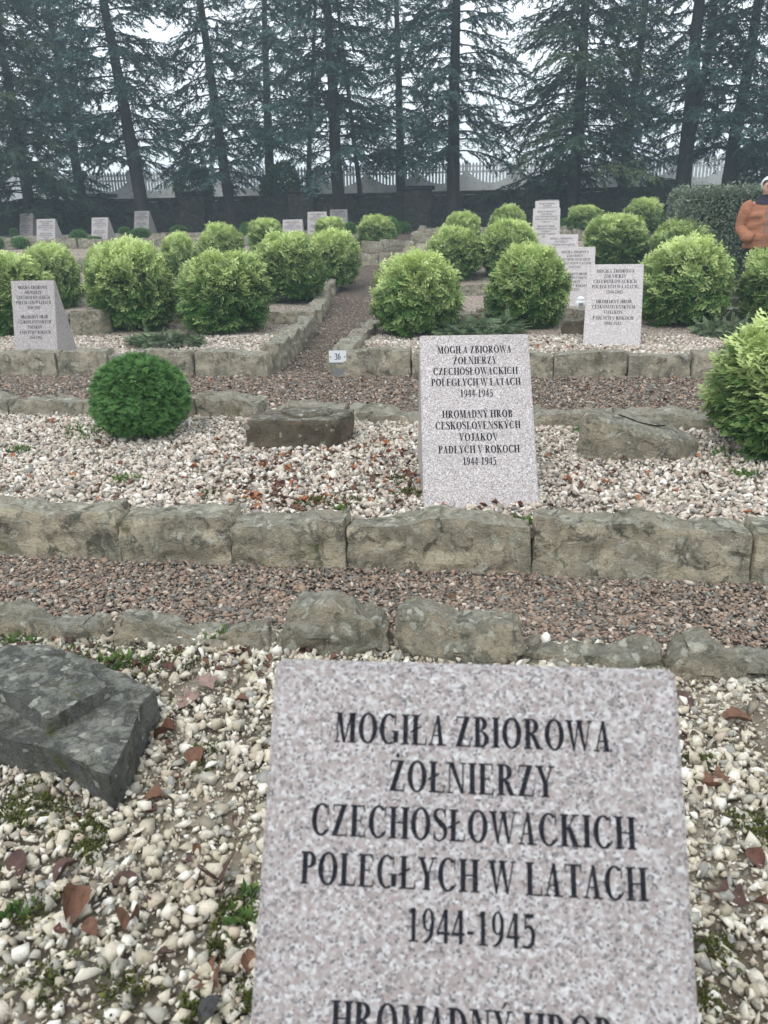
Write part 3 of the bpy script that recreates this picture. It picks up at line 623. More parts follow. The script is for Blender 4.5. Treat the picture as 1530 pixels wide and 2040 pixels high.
# number plate 36
pp = hit(676, 748); px_, py_ = float(pp[0])+.0, 7.56
np_ = empty('number_plate', (px_, py_, gz(px_, py_)), math.radians(4), label='small white metal plate numbered 36 at the corner kerb of the middle path', cat='number plate')
M['white'] = m_simple('white_enamel', (.72,.74,.76), .4, .4, .04); M['steel'] = m_simple('grey_steel', (.2,.2,.2), .5, .5)
V, F = box(-.085, .085, -.004, 0, .135, .25); link('plate', pymesh('plate', V, F), M['white'], np_)
Vp, Fp = [], []
for pi, p in enumerate(text_polys('36', None, .062)): Fp.append(tuple(range(len(Vp), len(Vp)+len(p)))); Vp += [(a, -.0052-.00004*(pi%5), b+.162) for a, b in p]
link('digits', pymesh('digits', Vp, Fp), M['ink'], np_)
for sx in (-1, 1):
    V, F = tube([(sx*.07, -.0085, .192), (sx*.07, -.004, .192)], .007, 10); link('bolt', pymesh('bolt', V, F), M['steel'], np_)
V, F = box(-.06, .06, .001, .01, -.05, .20); link('bracket', pymesh('bracket', V, F), M['steel'], np_)
p2 = hit(757, 640)
o2 = empty('marker_plate', (p2[0], p2[1], p2[2]), math.radians(60), label='tiny white marker plate seen edge-on beside the golden shrub at the middle path', cat='number plate')
V, F = box(-.06, .06, -.004, 0, .08, .18); link('plate', pymesh('plate', V, F), M['white'], o2); V, F = box(-.01, .01, .001, .01, -.05, .12); link('post', pymesh('post', V, F), M['steel'], o2)

# grave candle at the foot of the fourth-row stone
_q = at_y(1156, 610, 11.85); pc = np.array([_q[0], 11.85, surf(_q[0], 11.85)])
cn = empty('grave_candle', pc, 0, label='small white grave candle with grey window at the foot of the fourth-row headstone', cat='candle')
def lathe(prof, seg=20):
    V = []; F = []
    for r_, z_ in prof:
        for k in range(seg): t_ = 2*math.pi*k/seg; V.append((r_*math.cos(t_), r_*math.sin(t_), z_))
    for i in range(len(prof)-1):
        for k in range(seg): F.append((i*seg+k, i*seg+(k+1)%seg, (i+1)*seg+(k+1)%seg, (i+1)*seg+k))
    F.append(tuple(range(seg-1,-1,-1))); F.append(tuple((len(prof)-1)*seg+k for k in range(seg))); return V, F
V, F = lathe([(.05,0),(.065,.01),(.075,.06),(.07,.10),(.055,.12)]); link('jar', pymesh('jar', V, F), M['white'], cn, True)
V, F = lathe([(.058,.121),(.06,.135),(.045,.16),(.015,.175)]); link('lid', pymesh('lid', V, F), M['white'], cn, True)
V, F = box(-.03, .03, -.0765, -.07, .045, .085); link('window', pymesh('window', V, F), M['steel'], cn)

# ------------------------------------------------------------------ foliage
def rhombi(B, D, N, L, W):
    """thin leaf quads: base B, direction D, plane normal N, length L, width W -> V (n,4,3)"""
    S_ = np.cross(D, N); S_ /= np.linalg.norm(S_, axis=1)[:, None]+1e-9
    m = B+D*(L*.45)[:, None]; return np.stack([B, m+S_*(W/2)[:, None], B+D*L[:, None], m-S_*(W/2)[:, None]], 1)
def unit(v): return v/(np.linalg.norm(v, axis=-1, keepdims=True)+1e-9)
def spray_template(r, L=1., nb=9, sub=2):
    """flat thuja spray in the xy plane growing along +y, tip bending to -z: quads (k,4,3) and their tip values (k,4)"""
    Q, T = [], []
    def add(b, d, l, w_, t0, t1):
        s_ = np.array([d[1], -d[0], 0]); m = b+d*l*.45; e = b+d*l
        bend = lambda p: np.array([p[0], p[1], p[2]-.28*(p[1]/L)**2*L-.25*abs(p[0])**2/L])
        Q.append([bend(b), bend(m+s_*w_/2), bend(e), bend(m-s_*w_/2)]); T.append([t0, (t0+t1)/2, t1, (t0+t1)/2])
    add(np.zeros(3), np.array([0,1.,0]), L, .05*L, .0, 1.)
    for i in range(nb):
        t_ = .12+.80*i/nb; sd = 1 if i % 2 else -1; a = math.radians(r.uniform(38, 55)); d = np.array([sd*math.sin(a), math.cos(a), 0]); l = L*(.50*(1-t_)+.17)*r.uniform(.85, 1.15); b = np.array([0, t_*L, 0])
        add(b, d, l, .085*L, t_*.5, .5+t_*.5)
        for k in range(sub):
            u = .3+.35*k; sd2 = 1 if k % 2 else -1; a2 = a*sd+math.radians(38)*sd2; d2 = np.array([math.sin(a2), math.cos(a2), 0]); add(b+d*l*u, d2, l*.48, .075*L, t_*.5+.2, .55+t_*.45)
    return np.array(Q), np.array(T)
def globe(seed, n, R=.5, L=.15, gold=True, squash=.95, nb=8, sub=2, up=.3):
    r = np.random.default_rng(seed); tm = [spray_template(r, 1., nb, sub) for _ in range(5)]
    u = unit(r.normal(size=(int(n*1.5), 3))); u = u[u[:, 2] > -.80][:n]; n = len(u)
    shape = 1+(.12 if gold else .05)*fbm(u*1.5+seed, seed, 2)+.06*vnoise(u*5, seed+3)
    if gold: u2 = u/(np.abs(u)**2.7).sum(1)[:, None]**(1/2.7); u2[:, :2] *= (1-.10*u2[:, 2:]); uu = u2
    else: uu = u
    rad = R*shape*(1-.36*r.random(n)**1.6); P = uu*rad[:, None]*[1, 1, squash]
    rnd = r.normal(size=(n, 3)); ax = unit(u*.9+np.array([0,0,up])+rnd*.36)
    nr = unit(np.array([0,0,.75])+u*.85+r.normal(size=(n,3))*.45); nr = unit(nr-ax*np.sum(nr*ax, 1)[:, None]); sx = np.cross(ax, nr)
    ln = L*r.uniform(.7, 1.25, n); B = P-ax*(ln*.75)[:, None]; Vs, Ts, Os = [], [], []
    sun = np.clip(.5+.5*u[:, 2], 0, 1)  # upper sprays paler: golden growth plus sky light painted into the tone
    for k in range(n):
        Q, T = tm[k % 5]; q = Q.reshape(-1, 3)*ln[k]
        Vs.append(B[k]+q[:, :1]*sx[k]+q[:, 1:2]*ax[k]+q[:, 2:]*nr[k]); Ts.append(T.ravel())
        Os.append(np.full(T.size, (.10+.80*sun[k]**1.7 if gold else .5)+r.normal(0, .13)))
    V = np.concatenate(Vs); Ft_ = np.arange(len(V)).reshape(-1, 4)
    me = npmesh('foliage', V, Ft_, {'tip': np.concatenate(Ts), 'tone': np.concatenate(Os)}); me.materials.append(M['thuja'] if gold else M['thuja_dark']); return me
def core_mesh(R, seed):
    V, F = ICO3; return npmesh('branches', V*R*(1+.18*fbm(V*3, seed, 3))[:, None]*[1,1,.93], F)
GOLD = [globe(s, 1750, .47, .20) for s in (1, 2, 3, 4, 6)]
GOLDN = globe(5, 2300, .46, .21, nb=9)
DARK = [globe(s, 2600, .5, .085, False, .95, 7, 1, .15) for s in (11, 12)]
DARKN = globe(15, 6500, .5, .072, False, .98, 7, 2, .1)
CORE = core_mesh(.375, 3); CORE.materials.append(M['core'])
STEMV, STEMF = tube([(0,0,-.62),(.01,0,-.3),(0,0,.0)], [.035,.03,.02], 8); STEM = pymesh('stem', STEMV, STEMF); STEM.materials.append(M['bark'])
def shrub(name, cx, top, base, wpx, label, group, lib, k=0, fy=None):
    P = hit(cx, base); s = scale_at(P); R = wpx*s/2
    P[1] += R*.55; s = scale_at(P); R = wpx*s/2; d = ray(cx, base); xx = d[0]/d[1]*P[1]; P[0] = xx; P[2] = surf(P[0], P[1])
    zt_ = at_y(cx, top, P[1]-R*.2)[2]; Hh = max(zt_-P[2], R*.8)
    kz = Hh/(.5*.96+.46)
    o = empty(name, (P[0], P[1], P[2]+.44*kz), random.Random(k*7+int(cx)).uniform(0, 6.28), label=label, cat='shrub', group=group)
    rs = R/.5*(.92 if name == 'golden_thuja' else 1); o.scale = (rs, rs, kz)
    link('foliage', lib, None, o); link('branches', CORE, None, o); link('stem', STEM, None, o)
    return o
gl = 'round golden-green thuja shrubs between the graves'
SH = [ # cx top base width label
 (28,497,668,180,'golden thuja directly behind the leaning left headstone'),
 (112,480,618,118,'golden thuja peeping out right above the leaning left headstone'),
 (272,472,662,176,'big golden thuja, left one of the equal pair left of the middle path'),
 (452,489,666,196,'big golden thuja, right one of the equal pair left of the middle path'),
 (578,458,606,152,'golden thuja behind the big left pair, in front of the path kerb'),
 (662,452,570,110,'golden thuja right beside the upper part of the middle path, left side'),
 (660,430,500,70,'small golden thuja in front of the three middle far headstones'),
 (362,460,560,80,'low golden thuja rising between the big left pair, behind them'),
 (443,438,540,96,'golden thuja behind the big left pair, highest among them'),
 (532,432,510,74,'small golden thuja beside the lowest of the middle far headstones'),
 (215,484,600,78,'golden thuja half hidden left behind the left one of the big pair'),
 (750,426,494,80,'golden thuja standing alone at the top of the middle path before a pillar'),
 (830,496,672,180,'golden thuja on the right side of the middle path behind the number plate'),
 (902,444,562,118,'golden thuja second behind the number plate, just above the path shrub'),
 (920,419,520,74,'small golden thuja tip behind others right of the wall pillar in the middle'),
 (1012,432,556,132,'golden thuja between the path shrub and the overlapping far headstones'),
 (1010,406,500,80,'small golden thuja topping the cluster left of the overlapping far headstones'),
 (1050,482,655,166,'big golden thuja left of the third-row headstone, hiding the candle stone'),
 (1164,405,470,76,'small golden thuja right of the overlapping far headstones'),
 (1224,422,532,138,'golden thuja above the third-row headstone, second from it'),
 (1277,391,470,84,'highest small golden thuja in front of a wall pillar at the right'),
 (1352,432,548,126,'golden thuja in front of the clipped hedge, behind the bigger one'),
 (1352,466,652,192,'big golden thuja right of the third-row headstone'),
 (1556,482,650,186,'golden thuja at the right edge in front of the person in the orange jacket'),
]
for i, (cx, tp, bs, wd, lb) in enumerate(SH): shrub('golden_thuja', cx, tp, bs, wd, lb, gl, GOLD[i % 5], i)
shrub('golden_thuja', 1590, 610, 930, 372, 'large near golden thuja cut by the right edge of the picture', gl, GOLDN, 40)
shrub('green_thuja', 291, 708, 884, 198, 'dark green dense globe bush on the pinkish gravel, left of the squared rock', None, DARKN, 41)
gd = 'small dark green globe bushes below the stone wall'
SD = [(159,455,486,36,'small dark globe bush between the white and the lone pale far headstones'),(190,472,492,32,'small dark globe bush just left at the foot of the lone pale headstone'),(42,470,496,36,'small dark globe bush below the two leftmost far headstones'),
 (-4,468,496,26,'small dark globe bush cut by the left edge of the picture'),(282,452,478,42,'small dark globe bush at the foot of the greyish headstone by the trunk'),(250,450,476,26,'tiny olive bush left of the globe bush by the big conifer trunk'),
 (357,447,470,36,'small dark globe bush alone right of the big conifer trunk'),(496,440,474,36,'small dark globe bush left beside a small golden thuja in the middle'),(776,428,480,44,'dark bush right behind the lone golden thuja at the top of the path'),(804,440,466,32,'small dark bush at the foot of the middle wall pillar'),
 (698,440,475,30,'dark bush right of the greyer middle headstone'),(29,452,474,18,'tiny bush just left of the leftmost far headstone'),(1128,432,462,34,'small dark bush right behind the overlapping far headstones'),(1444,506,560,40,'yellowish round bush right behind the big golden thuja near the hedge')]
for i, (cx, tp, bs, wd, lb) in enumerate(SD): shrub('green_thuja', cx, tp, bs, wd, lb, gd, DARK[i % 2], i+60)

# creeping junipers: low arching sprays
def juniper(seed, n=520):
    r = np.random.default_rng(seed); tm = [spray_template(r, 1., 10, 1) for _ in range(4)]; Vs, Ts, Os = [], [], []
    for k in range(n):
        a = r.uniform(0, 6.283); ro = math.sqrt(r.random())*.62; b = np.array([math.cos(a)*ro*1.3, math.sin(a)*ro*.8, .02+.17*(1-ro)*r.random()])
        ax = unit(np.array([math.cos(a)*.9+r.normal(0,.4), math.sin(a)*.9+r.normal(0,.4), .30+r.normal(0,.15)])); nr = unit(np.array([r.normal(0,.3), r.normal(0,.3), 1])); nr = unit(nr-ax*np.dot(nr, ax)); sx = np.cross(ax, nr)
        Q, T = tm[k % 4]; q = Q.reshape(-1, 3)*r.uniform(.16, .30)*[.55, 1, 1]; Vs.append(b+q[:, :1]*sx+q[:, 1:2]*ax+q[:, 2:]*nr); Ts.append(T.ravel()); Os.append(np.full(T.size, r.normal(.5, .25)))
    V = np.concatenate(Vs); me = npmesh('creeping_juniper', V, np.arange(len(V)).reshape(-1, 4), {'tip': np.concatenate(Ts), 'tone': np.concatenate(Os)}); me.materials.append(M['juniper']); return me
JM = [juniper(1), juniper(2)]
for i, (cx, by, wpx, hz, lb) in enumerate([(330,690,150,1.,'dull green creeping juniper in front of the big left pair of golden thujas'),(960,672,240,1.3,'wide grey-green creeping juniper right above the middle headstone'),(1450,672,150,1.1,'creeping juniper at the right edge behind the near golden thuja'),(190,590,70,.8,'small juniper tuft behind the mossy rock at the left')]):
    P = hit(cx, by); s = scale_at(P)*wpx/1.75; o = link('creeping_juniper', JM[i % 2], None, loc=P, rot=(0,0,i*1.1)); o.scale = (s, s*.85, hz*.8); setp(o, lb, 'juniper', 'creeping junipers')

# ------------------------------------------------------------------ conifers
def conifer(seed, H=12.5, base=2.2, top=9.5, Lb=3.0, r0=.24, lean=(0,0), dens=1., fork=False, nb=None):
    r = np.random.default_rng(seed); hs = np.linspace(-.3, H, 14); bend = r.normal(0, .06, (14, 2)).cumsum(0)*.35
    sp = np.stack([lean[0]*hs/H+bend[:, 0]*np.clip(hs/3,0,1), lean[1]*hs/H+bend[:, 1]*np.clip(hs/3,0,1), hs], 1); rad = r0*(1-hs/H*.86); rad[0] *= 1.5; rad[1] *= 1.0
    parts = [tube(catmull(sp, 3), np.interp(np.linspace(0,1,40), np.linspace(0,1,14), rad), 10)]
    if fork:
        f0 = np.array([np.interp(2.3, hs, sp[:, 0]), 0, 2.3]); parts.append(tube(catmull([f0, f0+[.22,0,1.2], f0+[.42,.1,3.5], f0+[.5,.1,8]], 6), np.linspace(r0*.7, .04, 19), 8))
    B, D, N, L, W, Tt, To = [], [], [], [], [], [], []
    nbr = nb or int((top-base)*9.5*dens)
    for k in range(nbr):
        z = base+(top-base)*(k+r.random())/nbr; a = k*2.399+r.normal(0, .35); c = np.array([np.interp(z, hs, sp[:, 0]), np.interp(z, hs, sp[:, 1]), z])
        lb = Lb*(1-.55*(z-base)/(H-base))*r.uniform(.6, 1.1); out = np.array([math.cos(a), math.sin(a), 0]); sd = np.array([-out[1], out[0], 0])
        lift, droop = r.uniform(-.05, .22), r.uniform(.18, .42); tt = np.linspace(0, 1, 7); cv = r.normal(0, .12)
        bp = c+out*(lb*tt)[:, None]+sd*(cv*lb*tt**2)[:, None]+np.array([0,0,1.])*(lb*(lift*tt-droop*tt**2))[:, None]
        parts.append(tube(bp, np.linspace(.028, .006, 7), 5, False)); tone = r.normal(.5, .2)
        nt = int(lb*9)
        for j in range(nt):
            u = .14+.86*(j+r.random())/nt; p = np.array([np.interp(u, tt, bp[:, q]) for q in range(3)]); s_ = 1 if j % 2 else -1
            tl = (.75*(1-u)+.28)*r.uniform(.6, 1.15)*min(1, lb/2); td = unit(out*r.uniform(.5, .9)+sd*s_*r.uniform(.15, 1.0)+r.normal(0,.22,3)+np.array([0,0,r.uniform(-.6, .08)]))
            m = max(3, int(tl/.05)); q = np.linspace(.02, 1, m); pos = p+td*(tl*q)[:, None]+np.array([0,0,-.22])*(tl*q**2)[:, None]
            e = unit(np.cross(td, [0,0,1.])+1e-6); side = np.where(np.arange(m) % 2, 1, -1)[:, None]
            for rep in (0, 1, 2):
                dd = unit(td*.75+e*side*(1-rep)*r.uniform(.4, .9, (m, 1))+np.array([0,0,-.25])+r.normal(0, .22, (m, 3)))
                B.append(pos); D.append(dd); N.append(unit(np.array([0,0,1.])+r.normal(0, .6, (m, 3)))); L.append(r.uniform(.09, .20, m)); W.append(r.uniform(.024, .050, m)); Tt.append(np.tile([0,.4,1,.4], (m, 1))); To.append(np.full((m, 4), tone+r.normal(0, .1)))
    V = rhombi(np.concatenate(B), np.concatenate(D), np.concatenate(N), np.concatenate(L), np.concatenate(W)).reshape(-1, 3)
    cr = npmesh('crown', V, np.arange(len(V)).reshape(-1, 4), {'tip': np.concatenate(Tt).ravel(), 'tone': np.concatenate(To).ravel()})
    tv, tf = merge(parts); tk = pymesh('trunk', tv, tf); tk.materials.append(M['bark']); return tk, cr
def withmat(me, m): me.materials.append(m); return me
CON = [conifer(1, base=2.3, Lb=3.2), conifer(2, base=1.7, Lb=2.7, r0=.2), conifer(3, base=2.0, Lb=3.0, r0=.22, dens=1.15)]
for _, c in CON: c.materials.append(M['needle'])
FORK = conifer(9, base=2.6, Lb=2.6, r0=.26, fork=True); FORK[1].materials.append(M['needle'])
DENSE = conifer(5, base=1.0, Lb=2.9, r0=.2, dens=1.9); DENSE[1].materials.append(M['needle_y'])
THIN = conifer(7, base=2.6, Lb=1.6, r0=.10, dens=.6); THIN[1].materials.append(M['needle'])
MIXY = conifer(8, base=1.4, Lb=3.2, r0=.22, dens=1.6); MIXY[1].materials.append(M['needle_y'])
gt = 'tall conifers along the cemetery wall'
def tree(px, y, lib, lean, rz, label, sc=1., slim=1.):
    x = at_y(px, 420, y)[0]; z = float(G(x, y)) if y < 27.9 or y > 28.6 else 1.7
    o = empty('conifer_tree', (x, y, z), 0, label=label, cat='tree', group=gt); o.rotation_euler = (math.radians(lean[1]), math.radians(lean[0]), 0); o.scale = (sc*slim, sc*slim, sc)
    for n_, m_ in zip(('trunk', 'crown'), lib): c = link(n_, m_, None, o); c.rotation_euler = (0, 0, rz)
tree(62, 26.6, DENSE, (-1,0), .4, 'dense leftmost conifer with foliage low down over the wall')
tree(288, 26.4, CON[0], (-4.5,0), 1.0, 'thick-trunked conifer leaning left, behind the greyish far headstone', 1.02)
tree(462, 26.8, CON[1], (-4.5,0), 2.2, 'conifer with a curved leaning trunk between two round bushes', 1.0)
tree(611, 30.5, THIN, (5.5,0), .3, 'very thin dark trunk leaning to the right behind the wall')
tree(680, 26.8, CON[2], (-2.0,0), 4.1, 'straight conifer above the three middle far headstones')
tree(722, 30.5, THIN, (-6,0), 3.3, 'thin conifer leaning left behind the wall, right of the straight one')
tree(903, 26.9, CON[0], (0,0), 3.6, 'bare straight conifer trunk just right of the middle wall pillar', .96)
tree(1136, 27.0, MIXY, (1,0), 1.7, 'conifer with yellowing drooping branches behind the overlapping far headstones')
tree(1356, 26.9, FORK, (0,0), .2, 'conifer with a forked trunk next to the right wall pillar')
tree(1440, 27.2, CON[2], (3,0), 5.2, 'rightmost conifer trunk, behind the clipped hedge')
tree(1640, 25.5, CON[1], (2,0), 2.9, 'conifer beyond the right edge reaching in over the hedge')
tree(-150, 25.5, MIXY, (0,0), 5.0, 'conifer beyond the left edge reaching in with its branches')
tree(1235, 33.0, CON[1], (2,0), .9, 'conifer standing farther back between the yellowing and the forked one', .95)
tree(170, 33.0, CON[2], (-3,0), 3.9, 'conifer standing farther back between the two leftmost trees', .95)
tree(800, 33.5, CON[1], (-1,0), 5.6, 'conifer standing farther back left of the bare straight trunk', .95)
tree(540, 33.5, CON[0], (2,0), 2.0, 'conifer standing farther back behind the round bushes', .9)

def bush_mesh(seed, n, fn, L=(.05,.10), mat='bush', name='foliage'):
    r = np.random.default_rng(seed); P, O = fn(r, n); n = len(P); D = unit(O*.7+r.normal(size=(n,3))*.8); N = unit(r.normal(size=(n,3))+O)
    l = r.uniform(*L, n); V = rhombi(P, D, N, l, l*.55).reshape(-1, 3)
    me = npmesh(name, V, np.arange(4*n).reshape(-1, 4), {'tip': np.tile([0,.5,1,.5], n), 'tone': np.repeat(.5+.35*fbm(P*2.5, seed, 2)+r.normal(0,.12,n), 4)}); me.materials.append(M[mat]); return me
def ball(r, n):
    u = unit(r.normal(size=(n,3))); rad = (1+.22*fbm(u*1.7, 4, 3))*(.55+.45*r.random(n)**.4); return u*rad[:, None], u
BUSH = bush_mesh(2, 5200, ball, (.08,.17))
for px, ytop, ybot, wpx, yy, lb in [(386,330,395,76,30.5,'light green round bush before the concrete fence, left of the curved trunk'),(558,325,395,80,30.5,'dark green round bush before the concrete fence, right of the curved trunk'),(1120,330,385,70,30.8,'low green bush before the fence behind the yellowing conifer'),(1505,285,385,110,29.6,'broad-leaved green bush behind the person in the orange jacket')]:
    a, b = at_y(px, ytop, yy), at_y(px, ybot, yy); s = scale_at(a); o = empty('round_bush', ((a[0]+b[0])/2, yy, float(G(0, yy))), px*.1, label=lb, cat='bush', group='round bushes before the concrete fence')
    f_ = link('foliage', BUSH, None, o, loc=(0, 0, (a[2]-float(G(0,yy)))*.5)); f_.scale = (wpx*s/2, wpx*s/2, (a[2]-float(G(0,yy)))*.55)
    V, F = tube([(0,0,-.2),(0,0,.6)], .05, 8); link('stem', pymesh('stem', V, F), M['bark'], o)
# clipped hedge at the right
ha, hb = at_y(1362, 385, 15.5), at_y(1500, 377, 15.5)
hx0, hx1, hz1 = ha[0], hb[0]+6, (ha[2]+hb[2])/2; hz0 = float(G(0, 15.5))
def hedgefn(r, n):
    w_, d_, h_ = hx1-hx0, 1.1, hz1-hz0; f = r.random(n); P = np.stack([r.uniform(0, w_, n), r.uniform(0, d_, n), r.uniform(0, h_, n)], 1); O = np.zeros((n,3))
    k = f < .6; P[k, 1] = r.uniform(-.03, .10, k.sum()); O[k, 1] = -1; k = (f >= .6) & (f < .88); P[k, 2] = h_+r.normal(0, .05, k.sum()); O[k, 2] = 1; k = f >= .88; P[k, 0] = r.uniform(-.04, .1, k.sum()); O[k, 0] = -1
    P[:, 1] += .09*fbm(P*[1.2,0,1.2], 8, 3)*(O[:, 1] < 0); return P, O
ho = empty('clipped_hedge', (hx0, 15.5, hz0), 0, label='long grey-green clipped hedge behind the person in the orange jacket', cat='hedge')
link('foliage', bush_mesh(6, 46000, hedgefn, (.035,.085), 'hedge'), None, ho)
V, F = box(.1, hx1-hx0, .12, 1.05, -.1, hz1-hz0-.08); link('branches', pymesh('branches', V, F), M['core'], ho)

# ------------------------------------------------------------------ stone wall and concrete fence
WY = 28.1; wt = 2.78; wb = 1.5
def masonry(x0, x1, y0, y1, z0, z1, seed, amp=.035):
    nx, nz_ = max(2, int((x1-x0)/.12)), max(2, int((z1-z0)/.10)); V, F = gridbox(nx, 3, nz_)
    P = (V+1)/2*[x1-x0, y1-y0, z1-z0]+[x0, y0, z0]; row = np.floor(P[:, 2]/.27); col_ = np.floor((P[:, 0]+.21*(row % 2)+.1*np.sin(row*7))/.46)
    h = np.array([_hash(int(a), int(b), 3, seed) for a, b in zip(col_, row)]); P[:, 1] += (h-.5)*amp*2*(V[:, 1] < 0); P += .02*np.stack([fbm(P*4+k, seed+k, 2) for k in range(3)], 1); return P, F
wallo = empty('stone_wall', (0, WY, 0), 0, label='low dark rubble-stone wall with pillars along the back of the cemetery', cat='wall')
pil = [at_y(p, 380, WY)[0] for p in (-50, 190, 382, 600, 833, 1075, 1320, 1560, 1800)]; pil = [pil[0]-7.5, pil[0]-3.7]+list(pil)
for i in range(len(pil)-1):
    a, b = pil[i]+.44, pil[i+1]-.44
    V, F = masonry(a, b, 0, .4, wb, wt, 30+i); link('wall_panel', pymesh('wall_panel', V, F), M['wallstone'], wallo)
    V, F = box(a+.003, b-.003, -.05, .45, wt+.02, wt+.12); link('coping', pymesh('coping', V, F), M['wallstone'], wallo)
for i, x in enumerate(pil):
    V, F = masonry(x-.44, x+.44, -.14, .5, wb, wt+.16, 60+i, .02); p_ = link('pillar', pymesh('pillar', V, F), M['pillar'], wallo)
    V, F = box(x-.53, x+.53, -.22, .58, wt+.185, wt+.30); link('cap', pymesh('cap', V, F), M['wallstone'], p_)
FY = 34.5; fz0, fz1 = 2.55, 4.26
fen = empty('concrete_fence', (0, FY, 0), 0, label='pale precast concrete fence with picket openings beyond the stone wall', cat='fence')
def panel_mesh(w_=1.9):
    parts = []; h = fz1-fz0; mid = 1.36; low = .93
    arc = lambda x: low+.44*(abs(x)/(w_/2))**2.0
    xs = np.linspace(-w_/2, w_/2, 25); V = []; F = []
    for x in xs: V += [(x,-.03,0),(x,-.03,arc(x)),(x,.03,arc(x)),(x,.03,0)]
    for i in range(24):
        a, b = i*4, (i+1)*4; F += [(a,b,b+1,a+1),(a+1,b+1,b+2,a+2),(a+2,b+2,b+3,a+3)]
    F += [(0,1,2,3),(96,99,98,97)]; parts.append((V, F))
    parts.append(box(-w_/2, w_/2, -.035, .035, mid-.035, mid+.035))
    n = 14
    for k in range(n):
        x = -w_/2+w_*(k+.5)/n; 
        if arc(x) < mid-.08: parts.append(box(x-.042, x+.042, -.024, .024, arc(x)-.01, mid-.035))
        x0, x1 = x-.042, x+.042; pr = [(x0,mid+.035),(x1,mid+.035),(x1+.006,h-.09),(x+.02,h-.01),(x,h+.01),(x-.02,h-.01),(x0-.006,h-.09)]; m = len(pr)
        V = [(a,-.024,b) for a, b in pr]+[(a,.024,b) for a, b in pr]; F = [tuple(range(m)), tuple(range(2*m-1, m-1, -1))]+[((i+1)%m, i, m+i, m+(i+1)%m) for i in range(m)]; parts.append((V, F))
    parts.append(box(-w_/2, w_/2, -.02, .02, h-.17, h-.125))
    return merge(parts)
PV, PF = panel_mesh(); PANEL = pymesh('panel', PV, PF); PANEL.materials.append(M['concrete'])
V, F = box(-.075, .075, -.075, .075, 0, fz1-fz0+.02); V2_, F2_ = box(-.09, .09, -.09, .09, fz1-fz0+.022, fz1-fz0+.06); POST = pymesh('post', *merge([(V, F), (V2_, F2_)])); POST.materials.append(M['concrete'])
fx0 = at_y(829, 340, FY)[0]-2.05*11
for i in range(24):
    link('post', POST, None, fen, loc=(fx0+2.05*i, 0, fz0)); link('panel', PANEL, None, fen, loc=(fx0+2.05*(i+.5), 0, fz0))

# ------------------------------------------------------------------ fallen leaves, moss, weeds
def m_leafy(name, c, spot):
    t = NT(name, .65, .3); v = t.coord(); t.col(t.mix(t.smooth(t.noise(v, 60, 4, .7), .45, .65), c, spot)); t.bump(t.noise(v, 150, 3), .4, .003); return t.m
LM = [m_leafy('red_brown_leaf', (.135,.06,.042), (.075,.038,.028)), m_leafy('orange_brown_leaf', (.165,.082,.05), (.10,.052,.034)), m_leafy('dark_brown_leaf', (.10,.055,.045), (.06,.035,.03)), m_leafy('pinkish_grey_leaf', (.30,.21,.18), (.20,.13,.11)), m_leafy('slate_dark_leaf', (.05,.05,.055), (.03,.03,.03))]
def leaf_grid(curl=.6, lobed=False, seed=0, n=12):
    """one leaf, length 1 along y, curled about its midrib"""
    r = np.random.default_rng(seed); V = []; F = []
    for i in range(n+1):
        t_ = i/n; wd = .33*math.sin(math.pi*t_**.85)*(1+(.45*math.sin(t_*17+seed) if lobed else .06*math.sin(t_*40)))+.01
        for j in (-2,-1,0,1,2):
            u = j/2; V.append((wd*u, t_-.5, curl*wd*abs(u)**1.5*1.1+.22*curl*math.sin(t_*3.1+seed)+.02*r.normal()-.03*(j == 0)))
    for i in range(n):
        for j in range(4): a = i*5+j; F.append((a, a+1, a+6, a+5))
    return np.array(V), F
LM.append(m_leafy('rusty_litter_leaf', (.38,.15,.065), (.22,.085,.04)))
